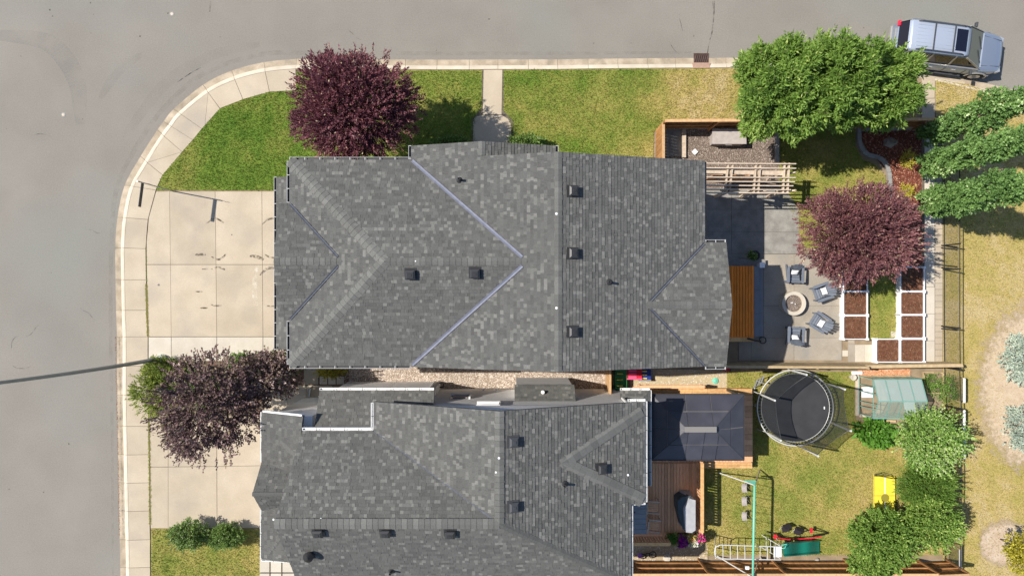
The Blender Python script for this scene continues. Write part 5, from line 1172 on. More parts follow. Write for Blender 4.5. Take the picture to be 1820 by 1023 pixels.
boxpart('skirt', M['deck_wood'], t, tuple(gp((236 + 427 * kk) / 2, 250 * kk, DK / 2 - .03)), ((427 * kk - 236) / S - .06, 139 * kk / S, DK - .06)); boxpart('skirt', M['deck_wood'], t, tuple(gp(262, 378 * kk, DK / 2 - .03)), (3.6, 108 * kk / S, DK - .06))
for i in range(3): boxpart('stair_tread', M['deck_wood'], t, tuple(gp(252, 434 * kk + 5 + i * 7, DK - .16 - i * .17)), (2.0, .22, .04))
def railing(label, a, b_, h=1.0, cap='deck_pale', bal=True, bs=.13, z0=DK):
    r_ = thing('railing', label, 'railing', tuple(a)); a = Vector(a); b_ = Vector(b_); d = b_ - a; L = d.length; d.normalize(); ang = math.atan2(d.y, d.x); c = (a + b_) / 2
    boxpart('top_rail', M[cap], r_, (c.x, c.y, z0 + h), (L, .15, .04), rz=ang); boxpart('bottom_rail', M['deck_wood'], r_, (c.x, c.y, z0 + .1), (L, .05, .07), rz=ang); boxpart('upper_rail', M['deck_wood'], r_, (c.x, c.y, z0 + h - .07), (L, .04, .09), rz=ang)
    m = max(1, int(L / 1.8))
    for i in range(m + 1): p = a.lerp(b_, i / m); boxpart('post', M['deck_wood'], r_, (p.x, p.y, z0 + h / 2 - .02), (.09, .09, h), rz=ang)
    if bal:
        k = int(L / bs)
        for i in range(k): p = a.lerp(b_, (i + .5) / k); boxpart('baluster', M['deck_wood'], r_, (p.x, p.y, z0 + h / 2), (.09, .03, h - .2), rz=ang)
    return r_
kr = (H - 1.62) / H
railing('pale topped deck railing along the right side of the lower deck', gp(338 * kr, 311 * kr), gp(338 * kr, 434 * kr))
railing('pale topped deck railing along the bottom of the lower deck', gp(214 * kr, 455 * kr), gp(281 * kr, 455 * kr), bal=True)
railing('low deck railing above the gazebo beside the sandy strip', gp(222, 178 * kr), gp(330, 178 * kr), h=.55, cap='deck_wood', bal=False)
t = thing('gazebo', 'dark panelled hardtop gazebo with a grey ridge vent on the deck', 'gazebo', tuple(gp(305, 230)))
ke = (H - 2.55) / H; kv = (H - 3.25) / H
ex0, ex1, ey0, ey1 = (1157.5 - CX) * ke, (1322 - CX) * ke, (700 - CY) * ke, (817 - CY) * ke
rx0, rx1, ry = (1222 - CX) * kv, (1268 - CX) * kv, (762.5 - CY) * kv
C = [gp(ex0, ey0, 2.55), gp(ex1, ey0, 2.55), gp(ex1, ey1, 2.55), gp(ex0, ey1, 2.55)]; RA = gp(rx0, ry, 3.25); RB = gp(rx1, ry, 3.25)
def panel(p, i=0):
    mb = MB(); n_ = (p[1] - p[0]).cross(p[2] - p[0]).normalized(); n_ = n_ if n_.z > 0 else -n_; c_ = sum(p, Vector()) / len(p); q = [v + (c_ - v).normalized() * .022 for v in p]; k_ = len(q)
    mb.poly([v - n_ * .01 for v in q] + [v + n_ * .01 for v in q], [tuple(range(k_ - 1, -1, -1)), tuple(range(k_, 2 * k_))] + [(a, (a + 1) % k_, k_ + (a + 1) % k_, k_ + a) for a in range(k_)], random.random()); mb.build('roof_panel', M['panel_dark'], t)
def split_face(p0, p1, q0, q1, us, vs):
    """eave edge p0-p1, ridge edge q0-q1, cut by vertical seams us and one cross seam vs; clipped by the hips"""
    for vi in range(len(vs) - 1):
        va, vb = vs[vi], vs[vi + 1]
        L0 = p0.lerp(q0, va); L1 = p1.lerp(q1, va); M0 = p0.lerp(q0, vb); M1 = p1.lerp(q1, vb)
        e = (p1 - p0).normalized(); f = lambda v: (v - p0).dot(e); cuts = [u * (p1 - p0).length for u in us]
        a0, a1, b0, b1 = f(L0), f(L1), f(M0), f(M1)
        for ci in range(len(cuts) - 1):
            c0, c1 = cuts[ci], cuts[ci + 1]; quad = [(a0, 0), (a1, 0), (b1, 1), (b0, 1)]; g = clip(clip(quad, 0, c0, True), 0, c1, False)
            if len(g) < 3 or parea(g) < .02: continue
            pts = []
            for u, s_ in g:
                A0 = L0.lerp(M0, s_); A1 = L1.lerp(M1, s_); uu = (u - f(A0)) / max(1e-6, (f(A1) - f(A0))) if abs(f(A1) - f(A0)) > 1e-4 else 0; pts.append(A0.lerp(A1, uu))
            panel(pts)
mb = MB(); mb.poly([c_ - Vector((0, 0, .03)) for c_ in C] + [RA - Vector((0, 0, .03)), RB - Vector((0, 0, .03))], [(0, 1, 5, 4), (1, 2, 5), (2, 3, 4, 5), (3, 0, 4)]); mb.build('roof_frame', M['vent_grey'], t)
split_face(C[0], C[1], RA, RB, [0, .36, .63, 1], [0, .5, 1]); split_face(C[3], C[2], RA, RB, [0, .36, .54, .69, 1], [0, .5, 1]); split_face(C[1], C[2], RB, RB, [0, .5, 1], [0, .45, 1]); split_face(C[0], C[3], RA, RA, [0, .5, 1], [0, .45, 1])
for a, b_ in ((C[0], RA), (C[1], RB), (C[2], RB), (C[3], RA)): mb = MB(); mb.bar(a + Vector((0, 0, .015)), b_ + Vector((0, 0, .015)), .035, .03); mb.build('hip_trim', M['grey_vent'], t)
for i in range(4): mb = MB(); mb.bar(C[i], C[(i + 1) % 4], .04, .08); mb.build('fascia', M['plastic_black'], t)
mb = MB(); v0 = W(1217, 758, 3.36); v1 = W(1274, 768, 3.36); mb.prism([(v0.x, v0.y), (v1.x, v0.y), (v1.x, v1.y), (v0.x, v1.y)], 3.30, 3.34); mb.build('ridge_vent', M['vent_grey'], t)
for c in C:
    ins = (gp(305, 230) - c) * .06; boxpart('post', M['plastic_black'], t, (c.x + ins.x, c.y + ins.y, DK + (2.55 - DK) / 2), (.10, .10, 2.55 - DK - .02))
# deck chairs beside the wall
def deck_chair():
    t = thing('deck_chair', 'x', 'chair', (0, 0, 0), 'wooden chairs on the brown deck')
    for s_ in (-1, 1):
        mb = MB(); mb.bar((-.28, s_ * .27, .62), (.28, s_ * .27, .62), .05, .03); mb.build('armrest', M['pergola'], t)
        for x in (-.26, .26): mb = MB(); mb.bar((x, s_ * .27, 0), (x, s_ * .27, .61), .04, .04); mb.build('leg', M['pergola'], t)
    for i in range(6): boxpart('seat_slat', M['deck_wood'], t, (0, -.21 + i * .084, .42), (.5, .07, .02))
    for i in range(5): mb = MB(); y = -.2 + i * .1; mb.bar((-.26, y, .40), (-.36, y, .92), .02, .06); mb.build('back_slat', M['pergola'], t)
    mb = MB(); mb.bar((-.36, -.27, .93), (-.36, .27, .93), .04, .05); mb.build('top_rail', M['pergola'], t); return t
dc = deck_chair(); kc = (H - 1.2) / H
for i, (x, y, lb) in enumerate(((1161, 901, 'slatted wooden deck chair, upper of the pair beside the grey awning'), (1163, 934, 'slatted wooden deck chair, lower of the pair beside the grey awning'))):
    o = dc if i == 0 else copy_tree(dc); o['label'] = lb; p = gp((x - CX) * kc, (y - CY) * kc, DK); o.location = p; o.rotation_euler.z = R(-3 - 4 * i)
# covered barbecue
t = thing('covered_barbecue', 'barbecue under a pale grey cover beside the deck railing', 'barbecue', tuple(gp(300, 390, DK)))
bx = lambda x, y, z: gp((x - CX) * (H - z) / H, (y - CY) * (H - z) / H, z)
mb = MB(); z1 = DK + 1.15; z0 = DK + .02; top = [bx(1227, 887, z1), bx(1235, 889, z1), bx(1235, 941, z1), bx(1229, 945, z1), bx(1220, 944, z1), bx(1217, 905, z1)]
q = [Vector((p.x, p.y, z0)) for p in [bx(1219, 882, z1), bx(1238, 884, z1), bx(1240, 944, z1), bx(1230, 947, z1), bx(1216, 944, z1), bx(1211, 905, z1)]]
n_ = 6; mb.poly(top + q, [tuple(range(n_))[::-1]] + [(i, (i + 1) % n_, n_ + (i + 1) % n_, n_ + i) for i in range(n_)], .5); mb.f[0] = mb.f[0][::-1]; mb.build('cover', M['grill_cover'], t, bevel=.03)
mb = MB(); z = DK + .95; top = [bx(1213, 884, z), bx(1226, 882, z), bx(1218, 905, z), bx(1219, 943, z), bx(1214, 938, z), bx(1207, 910, z), bx(1206, 890, z)]
q = [Vector((p.x, p.y, z0)) for p in top]; n_ = 7; mb.poly(top + q, [tuple(range(n_))] + [(i, (i + 1) % n_, n_ + (i + 1) % n_, n_ + i) for i in range(n_)], .5); mb.build('cover_shaded_side', M['grill_cover_shaded'], t, bevel=.03)  # left side of the cover, house shade painted in as a darker piece
# bicycle / tricycle below the deck and small things
t = thing('bicycle', 'small dark childs bicycle lying below the deck with a purple seat', 'bicycle', tuple(W(1150, 986)))
for x, y, r_ in ((1160, 985, .16), (1143, 988, .12)):
    mb = MB(); c = W(x, y, .14); mb.tube([c + Vector((r_ * math.cos(a), r_ * math.sin(a), .03 * math.sin(a))) for a in np.linspace(0, 6.283, 20)], .022, 6, cap=False); mb.build('wheel', M['bike_dark'], t)
mb = MB(); mb.tube([W(1160, 985, .16), W(1150, 982, .22), W(1143, 988, .16)], .02, 6); mb.tube([W(1150, 982, .2), W(1148, 992, .3)], .018, 6); mb.build('bike_frame', M['bike_dark'], t)
mb = MB(); mb.lathe(tuple(W(1137, 986, .2)), [(.10, 0), (.13, .05), (.08, .1), (.01, .11)], 10); mb.build('saddle', M['purple'], t)
mb = MB(); c = W(1185, 990, 0); mb.lathe(tuple(c), [(.12, 0), (.2, .06), (.16, .12), (.04, .14)], 9); mb.build('toy', M['concrete_new'], None, label='pale turquoise toy on the sand beside the bottom fence', cat='toy')
mb = MB(); c = W(1328, 1008, 1.76); mb.box(tuple(c), (.16, .14, .08)); mb.build('toy', M['vinyl'], None, label='small white toy resting on the bottom fence rail', cat='toy')
# toys and bins between the houses
for i, (x, y, w_, d_, h, ma, lb, kind_) in enumerate([(1101, 672, .55, .95, .5, 'toy_green', 'green plastic toy shelf with yellow bars between the houses', 'toy'), (1124, 662, .75, .5, .45, 'red', 'red plastic ride-on toy box between the houses', 'toy'), (1144, 664, .55, .55, .35, 'toy_blue', 'blue toy crate with yellow pieces between the houses', 'toy')]):
    t = thing('toy_box', lb, kind_, tuple(W(x, y))); p = W(x, y, 0)
    boxpart('body', M[ma], t, (p.x, p.y, h / 2), (w_, d_, h)); 
    for j in range(3): boxpart('bar', M['yellow' if i != 1 else 'pink'], t, (p.x - w_ * .1, p.y + d_ * (-.3 + .3 * j), h + .02), (w_ * .5, .05 if i != 1 else .10, .04))
    boxpart('rim', M[['toy_green', 'pink', 'galv'][i]], t, (p.x, p.y - d_ / 2 + .02, h + .02), (w_, .06, .05))
mb = MB(); c = W(1271, 676, 0); mb.lathe(tuple(c), [(.14, 0), (.15, .04), (.02, .08)], 12); mb.build('sprinkler_cover', M['teal'], None, label='round pale green cover on the sandy strip above the deck', cat='cover')
t = thing('planter_stand', 'small red and black stand at the fence above the sandy strip', 'stand', tuple(W(1291, 655)))
boxpart('tray', M['red'], t, tuple(W(1291, 656, .3)), (.3, .14, .06)); 
for s_ in (-.1, .1): p = W(1291, 656); boxpart('leg', M['black_metal'], t, (p.x + s_, p.y, .14), (.04, .1, .28))
t = thing('timber_boards', 'dark plank lying on the sandy strip beside the railing', 'boards', tuple(W(1190, 688)))
mb = MB(); mb.bar(W(1120, 688, .04), W(1232, 688, .05), .07, .05); mb.build('plank', M['deck_wood'], t); mb = MB(); mb.bar(W(1146, 674, .05), W(1162, 675, .05), .10, .05); mb.build('plank', M['fence_tan'], t)
# white pole and strap on the gravel
t = thing('hand_pump', 'dark bent steel bracket standing above the light gravel by the wall', 'bracket', tuple(W(780, 684)))
mb = MB(); mb.tube([W(776, 686, .05), W(777, 680, .5), W(788, 680, .5), W(788, 687, .5), W(780, 688, .4)], .035, 8); mb.build('bracket', M['black_metal'], t)
t = thing('white_timber', 'short white timber rail lying on the gravel near the front shrub', 'timber', tuple(W(632, 681)))
mb = MB(); mb.bar(W(618, 681, .05), W(650, 682, .05), .07, .06); mb.build('rail', M['fence_tan'], t)
t = thing('pole', 'slim pale pole leaning beside the white gutter of the lower house', 'pole', tuple(W(545, 735)))
mb = MB(); mb.tube([W(545, 735, .05), W(552, 690, .05)], .045, 8); mb.build('pole', M['galv'], t)

# ---------------------------------------------------------------- swing set
t = thing('swing_set', 'teal top bar swing set with three grey seats on the dry grass', 'swing set', tuple(gp(404, 400)))
h = 2.02; ks = (H - h) / H; A1 = gp(431 * ks, 350 * ks, h); A2 = gp(428 * ks, 514 * ks, h)
mb = MB(); mb.tube([A1, A2], .05, 12); mb.build('top_bar', M['teal'], t, smooth=True)
for a, foot in ((A1, gp(365, 327)), (A1, gp(441, 322)), (A2, gp(365, 476)), (A2, gp(441, 476))): mb = MB(); mb.tube([foot, a], .028, 8); mb.build('leg', M['pergola' if foot.x > 11 else 'steel_white'], t)
mb = MB(); mb.poly([A1 + Vector((0, 0, .05)), A1 + Vector((-.36, .16, -.22)), A1 + Vector((.16, .14, -.22))], [(0, 1, 2)]); mb.tube([A1 + Vector((-.36, .12, -.22)), A1 + Vector((.14, .12, -.22))], .03, 8); mb.build('gusset', M['teal'], t)
for i, y in enumerate((867, 890.5, 917)):
    gy = (y - CY) * .985; x = 408; zt = .46
    for s_ in (-.2, .2):
        q = gp(x, gy, zt) + Vector((0, s_, .02)); tp = Vector((A1.x, q.y, h - .04)); mb = MB(); mb.tube([tp, q], .010, 5); mb.build('chain', M['galv'], t)
    mb = MB(); n_ = 9; vs = []
    for j in range(n_):
        f = -1 + 2 * j / (n_ - 1); c = gp(x, gy, zt - .10 * (1 - f * f)) + Vector((0, f * .21, 0)); vs += [c + Vector((-.12, 0, 0)), c + Vector((.12, 0, 0)), c + Vector((.12, 0, -.015)), c + Vector((-.12, 0, -.015))]
    mb.poly(vs, [(4 * j + a, 4 * j + (a + 1) % 4, 4 * j + 4 + (a + 1) % 4, 4 * j + 4 + a) for j in range(n_ - 1) for a in range(4)]); mb.build('seat', M['box_grey'], t)
# climbing frame: horizontal ladder with end ladders
t = thing('climbing_frame', 'white tubular climbing ladder joined to the green slide', 'climbing frame', tuple(gp(410, 440)))
h = 1.55; kl = (H - h) / H; q = lambda x, y, z=h: gp((x - CX) * (H - z) / H, (y - CY) * (H - z) / H, z)
r0 = [q(1275, 969), q(1280, 967.5), q(1386, 971)]; r1 = [q(1275, 990), q(1280, 992), q(1388, 994)]
mb = MB(); mb.tube([r0[1], r0[2]], .022, 8); mb.build('side_rail', M['steel_white'], t); mb = MB(); mb.tube([r1[1], r1[2]], .022, 8); mb.build('side_rail', M['steel_white'], t)
mb = MB(); mb.tube([r0[1], q(1271.5, 972), q(1270, 980), q(1271.5, 988), r1[1]], .024, 8); mb.build('end_rail', M['steel_white'], t)
for x in (1285, 1298, 1311, 1324, 1351, 1364, 1377): mb = MB(); mb.tube([q(x, 968.5 + (x - 1285) * .02), q(x, 992.5 + (x - 1285) * .01)], .016, 6); mb.build('rung', M['steel_white'], t)
for xx, base in ((1272, 1284), (1386, 1366)):
    for yy, by in ((969, 950), (991, 972)):
        mb = MB(); mb.tube([q(xx, yy), gp(base - CX - 12, by - CY)], .022, 8); mb.build('leg', M['steel_white'], t)
    for f in (.25, .5, .75): mb = MB(); mb.tube([q(xx, 969).lerp(gp(base - CX - 12, 950 - CY), f), q(xx, 991).lerp(gp(base - CX - 12, 972 - CY), f)], .014, 6); mb.build('rung', M['steel_white'], t)
t = thing('slide', 'wavy dark green plastic slide with a white platform', 'slide', tuple(gp(520, 440)))
mb = MB(); n_ = 20; vs = []; pr = [(-.26, .14), (-.23, .02), (.23, .02), (.26, .14), (.30, .14), (.30, -.04), (-.30, -.04), (-.30, .14)]
for j in range(n_ + 1):
    f = j / n_; z = 1.25 * (1 - f) ** 1.1 + .18 + .07 * math.sin(f * 11); cx = 1392 + 64 * f; cy = 975 - 5 * f; c = q(cx, cy, z)
    for a, b_ in pr: vs.append(c + Vector((0, a, b_)))
m_ = len(pr); mb.poly(vs, [(j * m_ + a, j * m_ + (a + 1) % m_, (j + 1) * m_ + (a + 1) % m_, (j + 1) * m_ + a) for j in range(n_) for a in range(m_)] + [tuple(range(m_)), tuple(range(n_ * m_, n_ * m_ + m_))[::-1]]); mb.build('chute', M['slide_green'], t, smooth=False)
boxpart('platform', M['vinyl'], t, tuple(q(1382, 979, 1.4)), (.34, .5, .05))
mb = MB(); mb.tube([q(1389, 968, 1.45), q(1398, 966, 1.75), q(1395, 973, 1.7), q(1390, 974, 1.45)], .02, 6); mb.build('handrail', M['teal'], t)
for yy in (-.2, .2): mb = MB(); c = q(1388, 978, 1.38); mb.tube([c + Vector((0, yy, 0)), Vector((c.x + .2, c.y + yy * 1.5, 0))], .022, 6); mb.build('leg', M['steel_white'], t)
# seesaw of red and black tubes above the slide, with two folding chairs
t = thing('seesaw', 'red and black tubular seesaw beside the green slide', 'seesaw', tuple(W(1420, 955)))
mb = MB(); mb.tube([W(1374, 953, .5), W(1400, 958, .45), W(1440, 956, .45), W(1460, 953, .5)], .03, 8); mb.build('beam', M['red'], t)
for q3 in ([W(1362, 944, .1), W(1385, 951, .3), W(1402, 962, .1)], [W(1428, 944, .1), W(1445, 940, .4), W(1472, 946, .1)], [W(1440, 953, .4), W(1472, 947, .1)]): mb = MB(); mb.tube(q3, .025, 6); mb.build('base_frame', M['black_metal'], t)
mb = MB(); mb.box(tuple(W(1442, 942, .5)), (.12, .22, .05)); mb.build('seat', M['red'], t); mb = MB(); mb.box(tuple(W(1378, 953, .5)), (.12, .22, .05)); mb.build('seat', M['red'], t)
for i, (x, y) in enumerate(((1396, 939), (1418, 944))):
    t = thing('folding_chair', ['black folding chair with a white frame, left of the two above the slide', 'black folding chair, right of the two above the slide'][i], 'chair', tuple(W(x, y)), 'small folding chairs above the slide')
    c = W(x, y, .3); bm_ = MB(); bm_.box(c, (.34, .30, .03), rz=.2 - i * .5); bm_.build('seat', M['bike_dark'], t); bm_ = MB(); bm_.box(c + Vector((.02, .17, .18)), (.34, .03, .3), rx=.4, rz=.2 - i * .5); bm_.build('backrest', M['bike_dark'], t)
    for s_ in (-.17, .17): bm_ = MB(); bm_.tube([Vector((c.x + s_, c.y - .15, 0)), Vector((c.x + s_, c.y + .1, .32))], .014, 6); bm_.build('leg', M['steel_white'], t)
# yellow netting panel
t = thing('yellow_mat', 'yellow rectangular play mat with a white centre line beside the shrubs', 'play mat', tuple(W(1572, 878)))
mat_z = .22
for x0, x1 in ((1554.5, 1572.3), (1573.4, 1591)):
    for y0, y1 in ((846, 880), (880.4, 916)): a = W(x0, y0, mat_z); b_ = W(x1, y1, mat_z); boxpart('panel', M['yellow'], t, ((a.x + b_.x) / 2, (a.y + b_.y) / 2, mat_z - .02), (b_.x - a.x, a.y - b_.y - .004, .03))
a = W(1572.9, 846, mat_z); b_ = W(1572.9, 916, mat_z); boxpart('centre_line', M['vinyl'], t, (a.x, (a.y + b_.y) / 2, mat_z - .012), (.035, a.y - b_.y, .03))
mb = MB(); mb.lathe(tuple(W(1573, 884, mat_z - .003)), [(.19, 0), (.19, .012)], 24); mb.build('disc', mat('olive', (.25, .21, .03), rough=.7), t)
for dy in (0, 5): mb = MB(); mb.tube([W(1554, 843 + dy * .3, .2), W(1566, 841 + dy, .42), W(1580, 844 + dy, .42), W(1595, 851, .2)], .014, 6); mb.build('hoop', M['black_metal'], t)
mb = MB(); mb.tube([W(1553, 842, .02), W(1553, 917, .24)], .012, 6); mb.build('edge_rail', M['yellow'], t)

# ---------------------------------------------------------------- street things
t = thing('storm_drain', 'rusty brown storm drain grate in the kerb of the upper street', 'drain', tuple(W(1246, 103, ZR)))
c = W(1246, 103.5, ZR + .012); w_ = .68; d_ = .42
boxpart('recess', M['black_metal'], t, (c.x, c.y, c.z - .003), (w_, d_, .012)); boxpart('kerb_box', M['iron_box'], t, tuple(W(1246, 117, -.03)), (.82, .26, .10))
for i in range(7): mb = MB(); x = c.x - w_ / 2 + w_ * (i + .5) / 7; mb.bar((x + .06, c.y + d_ / 2, c.z + .012), (x - .04, c.y - d_ / 2, c.z + .012), .045, .02); mb.build('bar', M['brown_iron'], t)
for dy in (-d_ / 2, d_ / 2): mb = MB(); mb.bar((c.x - w_ / 2 - .02, c.y + dy, c.z + .01), (c.x + w_ / 2 + .02, c.y + dy, c.z + .01), .04, .024); mb.build('frame', M['brown_iron'], t)
for dx in (-w_ / 2, w_ / 2): mb = MB(); mb.bar((c.x + dx, c.y - d_ / 2, c.z + .009), (c.x + dx, c.y + d_ / 2, c.z + .009), .04, .024); mb.build('frame', M['brown_iron'], t)
for x, y, lb in ((112.5, 204, 'small pale valve cover in the road, left of the corner'), (305.5, 25, 'small pale valve cover in the road near the top edge')):
    t = thing('valve_cover', lb, 'valve cover', tuple(W(x, y, ZR)), 'valve covers in the road'); c = W(x, y, ZR); mb = MB(); mb.ring((c.x, c.y), .075, .115, ZR - .02, ZR + .008, 20); mb.build('rim', M['edging'], t); mb = MB(); mb.lathe(tuple(c), [(.07, -.01), (.07, .012), (.03, .016)], 16); mb.build('lid', M['concrete_edge'], t)
# street sign on the corner: thin post with one long blade and one short blade
t = thing('street_sign', 'slim steel street sign post with a blade at the driveway corner', 'street sign', tuple(W(306, 339.5)))
p = W(306, 339.5); mb = MB(); mb.tube([p, p + Vector((0, 0, 3.05))], .028, 8); mb.build('post', M['galv'], t)
kb = (H - 2.66) / H; a = gp((250 - CX) * kb, (333 - CY) * kb, 2.66); mb = MB(); d = Vector((-.13, -1, 0)).normalized(); mb.bar(Vector((p.x, p.y, 2.62)), Vector((p.x, p.y, 2.62)) + d * 1.08, .016, .22); mb.build('sign_blade', M['grey_vent'], t)
d = Vector((.95, -.22, 0)).normalized(); mb = MB(); mb.bar(Vector((p.x, p.y, 2.9)), Vector((p.x, p.y, 2.9)) + d * .46, .016, .18); mb.build('sign_blade', M['grey_vent'], t)
# street lamp whose head is far above, outside the picture
t = thing('street_lamp', 'tall curved grey street lamp pole rising from the shrub bed', 'street lamp', tuple(W(289, 636)))
p = W(289, 636); hh = 11.2; mb = MB(); pts = []; 
for i in range(15):
    f = i / 14; pts.append(p + Vector((-.12 * math.sin(f * 3.1), .30 * f * f, hh * f)))
mb.tube(pts, [.095 - .04 * i / 14 for i in range(15)], 14); mb.build('pole', M['lamp_pole'], t, smooth=True)
mb = MB(); mb.lathe(tuple(p), [(.2, 0), (.2, .06), (.17, .32), (.12, .38)], 20); mb.build('base', M['vinyl'], t)
top = pts[-1]; mb = MB(); mb.tube([top, top + Vector((-.6, 0, .6)), top + Vector((-1.6, 0, .9)), top + Vector((-2.4, 0, .92))], [.06, .055, .05, .045], 10); mb.build('arm', M['lamp_pole'], t, smooth=True)
mb = MB(); mb.box(top + Vector((-2.75, 0, .92)), (.75, .3, .14)); mb.build('lamp_head', M['lamp_pole'], t, bevel=.05)

# ---------------------------------------------------------------- parked car
t = thing('parked_car', 'silver blue sport utility car parked at the kerb with roof rails', 'car', tuple(W(1690, 80, ZR)))
CA = R(-7.3); cc = Gd(753, -416.5, ZR); fx = Vector((math.cos(CA), math.sin(CA), 0)); fy = Vector((-math.sin(CA), math.cos(CA), 0))
def L_(x, y, z): return cc + fx * x + fy * y + Vector((0, 0, z))
def loft(sections, name, ma, smooth=True, mats=None, bevel=0):
    """sections: list of (x, [(y,z)...]) half profiles mirrored"""
    mb = MB(); vs = []; n_ = len(sections[0][1]) * 2
    for x, pr_ in sections:
        xs_ = x if isinstance(x, (list, tuple)) else [x] * len(pr_)
        for (y, z), xx in zip(pr_, xs_): vs.append(L_(xx, y, z))
        for (y, z), xx in zip(pr_[::-1], list(xs_)[::-1]): vs.append(L_(xx, -y, z))
    fs = [(i * n_ + j, i * n_ + (j + 1) % n_, (i + 1) * n_ + (j + 1) % n_, (i + 1) * n_ + j) for i in range(len(sections) - 1) for j in range(n_)]
    fs += [tuple(range(n_ - 1, -1, -1)), tuple(range((len(sections) - 1) * n_, len(sections) * n_))]
    mb.poly(vs, fs); o = mb.build(name, ma, t, smooth=smooth)
    return o
hw = .98
def low(w_, top): return [(w_ * .86, .30), (w_ * .97, .42), (w_, .66), (w_ * .985, .88), (w_ * .93, top - .03), (w_ * .80, top), (w_ * .3, top + .025)]
secs = [(-2.42, low(.82, .80)), (-2.39, low(.91, 1.0)), (-2.30, low(.955, 1.06)), (-1.4, low(hw, 1.07)), (0, low(hw, 1.06)), (1.1, low(hw, 1.06)), (1.55, low(.975, 1.08)), (2.05, low(.955, 1.05)), (2.42, low(.88, .99)), (2.60, low(.74, .92)), (2.70, low(.56, .80)), (2.72, low(.48, .62))]
body = loft(secs, 'body', [M['car_silver']])
m_ = body.modifiers.new('s', 'SUBSURF'); m_.levels = 1; m_.render_levels = 1
# cabin: glass below, roof skin above
cab = [(-2.36, [(.86, 1.05), (.84, 1.08)]), ]
def ring_(x0, y0, z0): return (x0, y0, z0)
bx_ = dict(rb=(-2.38, .86, 1.06), rt=(-2.02, .72, 1.80), ft=(.55, .72, 1.80), fb=(1.22, .84, 1.08))
mb = MB(); Bv = [L_(-2.36, .87, 1.04), L_(1.56, .84, 1.07), L_(1.56, -.84, 1.07), L_(-2.36, -.87, 1.04), L_(-2.12, .73, 1.80), L_(.46, .71, 1.80), L_(.46, -.71, 1.80), L_(-2.12, -.73, 1.80)]
mb.poly(Bv, [(0, 1, 5, 4), (2, 3, 7, 6), (3, 0, 4, 7)], m=0); mb.poly(Bv, [(1, 2, 6, 5)], m=1); mb.build('window_glass', [M['glass_dark'], M['glass_green']], t)
roof = loft([(-2.24, [(.70, 1.79), (.55, 1.83), (.2, 1.84)]), (-2.14, [(.76, 1.78), (.60, 1.865), (.2, 1.885)]), (-1.0, [(.765, 1.79), (.62, 1.885), (.2, 1.91)]), (.24, [(.75, 1.79), (.60, 1.87), (.2, 1.895)]), (.52, [(.72, 1.765), (.58, 1.825), (.2, 1.85)])], 'roof', [M['car_roof']])
# pillars and side sheet above the waist
for s_ in (-1, 1):
    for x0, z0, x1, z1, w_ in ((1.54, 1.07, .48, 1.80, .09), (.10, 1.06, .02, 1.80, .07), (-.98, 1.06, -1.02, 1.80, .08), (-2.32, 1.06, -2.12, 1.80, .14), (-1.66, 1.06, -1.55, 1.80, .05)):
        mb = MB(); mb.bar(L_(x0, s_ * .872, z0), L_(x1, s_ * .735, z1), .03, w_); mb.build('pillar', M['car_side'], t)
    mb = MB(); mb.bar(L_(-2.35, s_ * .90, 1.05), L_(1.5, s_ * .895, 1.06), .05, .04); mb.build('waist_trim', M['car_side'], t)
    mb = MB(); mb.tube([L_(-1.92, s_ * .64, 1.85), L_(-1.80, s_ * .64, 1.94), L_(.12, s_ * .64, 1.94), L_(.26, s_ * .64, 1.86)], .030, 8); mb.build('roof_rail', M['grey_vent'], t)
    for x in (-1.52, 1.78):
        mb = MB(); q_ = [L_(x + .385 * math.cos(a), s_ * .985, .385 + .385 * math.sin(a)) for a in np.linspace(0, 2 * math.pi, 25)[:-1]]; q2 = [v - fy * s_ * .24 for v in q_]
        mb.poly(q_ + q2, [tuple(range(24)), tuple(range(47, 23, -1))] + [(i, (i + 1) % 24, 24 + (i + 1) % 24, 24 + i) for i in range(24)]); w = mb.build('wheel', M['tyre'], t)
        mb = MB(); q_ = [L_(x + .25 * math.cos(a), s_ * .995, .385 + .25 * math.sin(a)) for a in np.linspace(0, 2 * math.pi, 25)[:-1]]; mb.poly(q_ + [v - fy * s_ * .05 for v in q_], [tuple(range(24)), tuple(range(47, 23, -1))] + [(i, (i + 1) % 24, 24 + (i + 1) % 24, 24 + i) for i in range(24)]); mb.build('rim', M['rim'], w)
        mb = MB(); mb.tube([L_(x + .46 * math.cos(a), s_ * .985, .40 + .46 * math.sin(a)) for a in np.linspace(-.1, math.pi + .1, 14)], .035, 6); mb.build('wheel_arch', M['car_side'], t)
    mb = MB(); mb.box(L_(1.12, s_ * 1.12, 1.15), (.10, .24, .17), rz=CA); mb.build('mirror', M['grey_vent'], t, bevel=.03)
    mb = MB(); mb.bar(L_(-1.15, s_ * 1.0, .38), L_(1.1, s_ * 1.0, .38), .10, .05); mb.build('running_board', M['grey_vent'], t)
    mb = MB(); mb.box(L_(-2.36, s_ * .80, 1.03), (.16, .26, .16), rz=CA); mb.build('tail_light', M['light_red'], t, bevel=.03)
    mb = MB(); mb.box(L_(2.52, s_ * .66, .82), (.24, .34, .14), rz=CA + s_ * -.3); mb.build('headlight', M['chrome'], t, bevel=.04)
    for x in (.55, -.55): mb = MB(); mb.bar(L_(x, s_ * .985, .92), L_(x - .2, s_ * .985, .92), .03, .035); mb.build('door_handle', M['chrome'], t)
for x in (-1.18, -.28): mb = MB(); mb.bar(L_(x, -.64, 1.945), L_(x, .64, 1.945), .05, .025); mb.build('crossbar', M['grey_vent'], t)
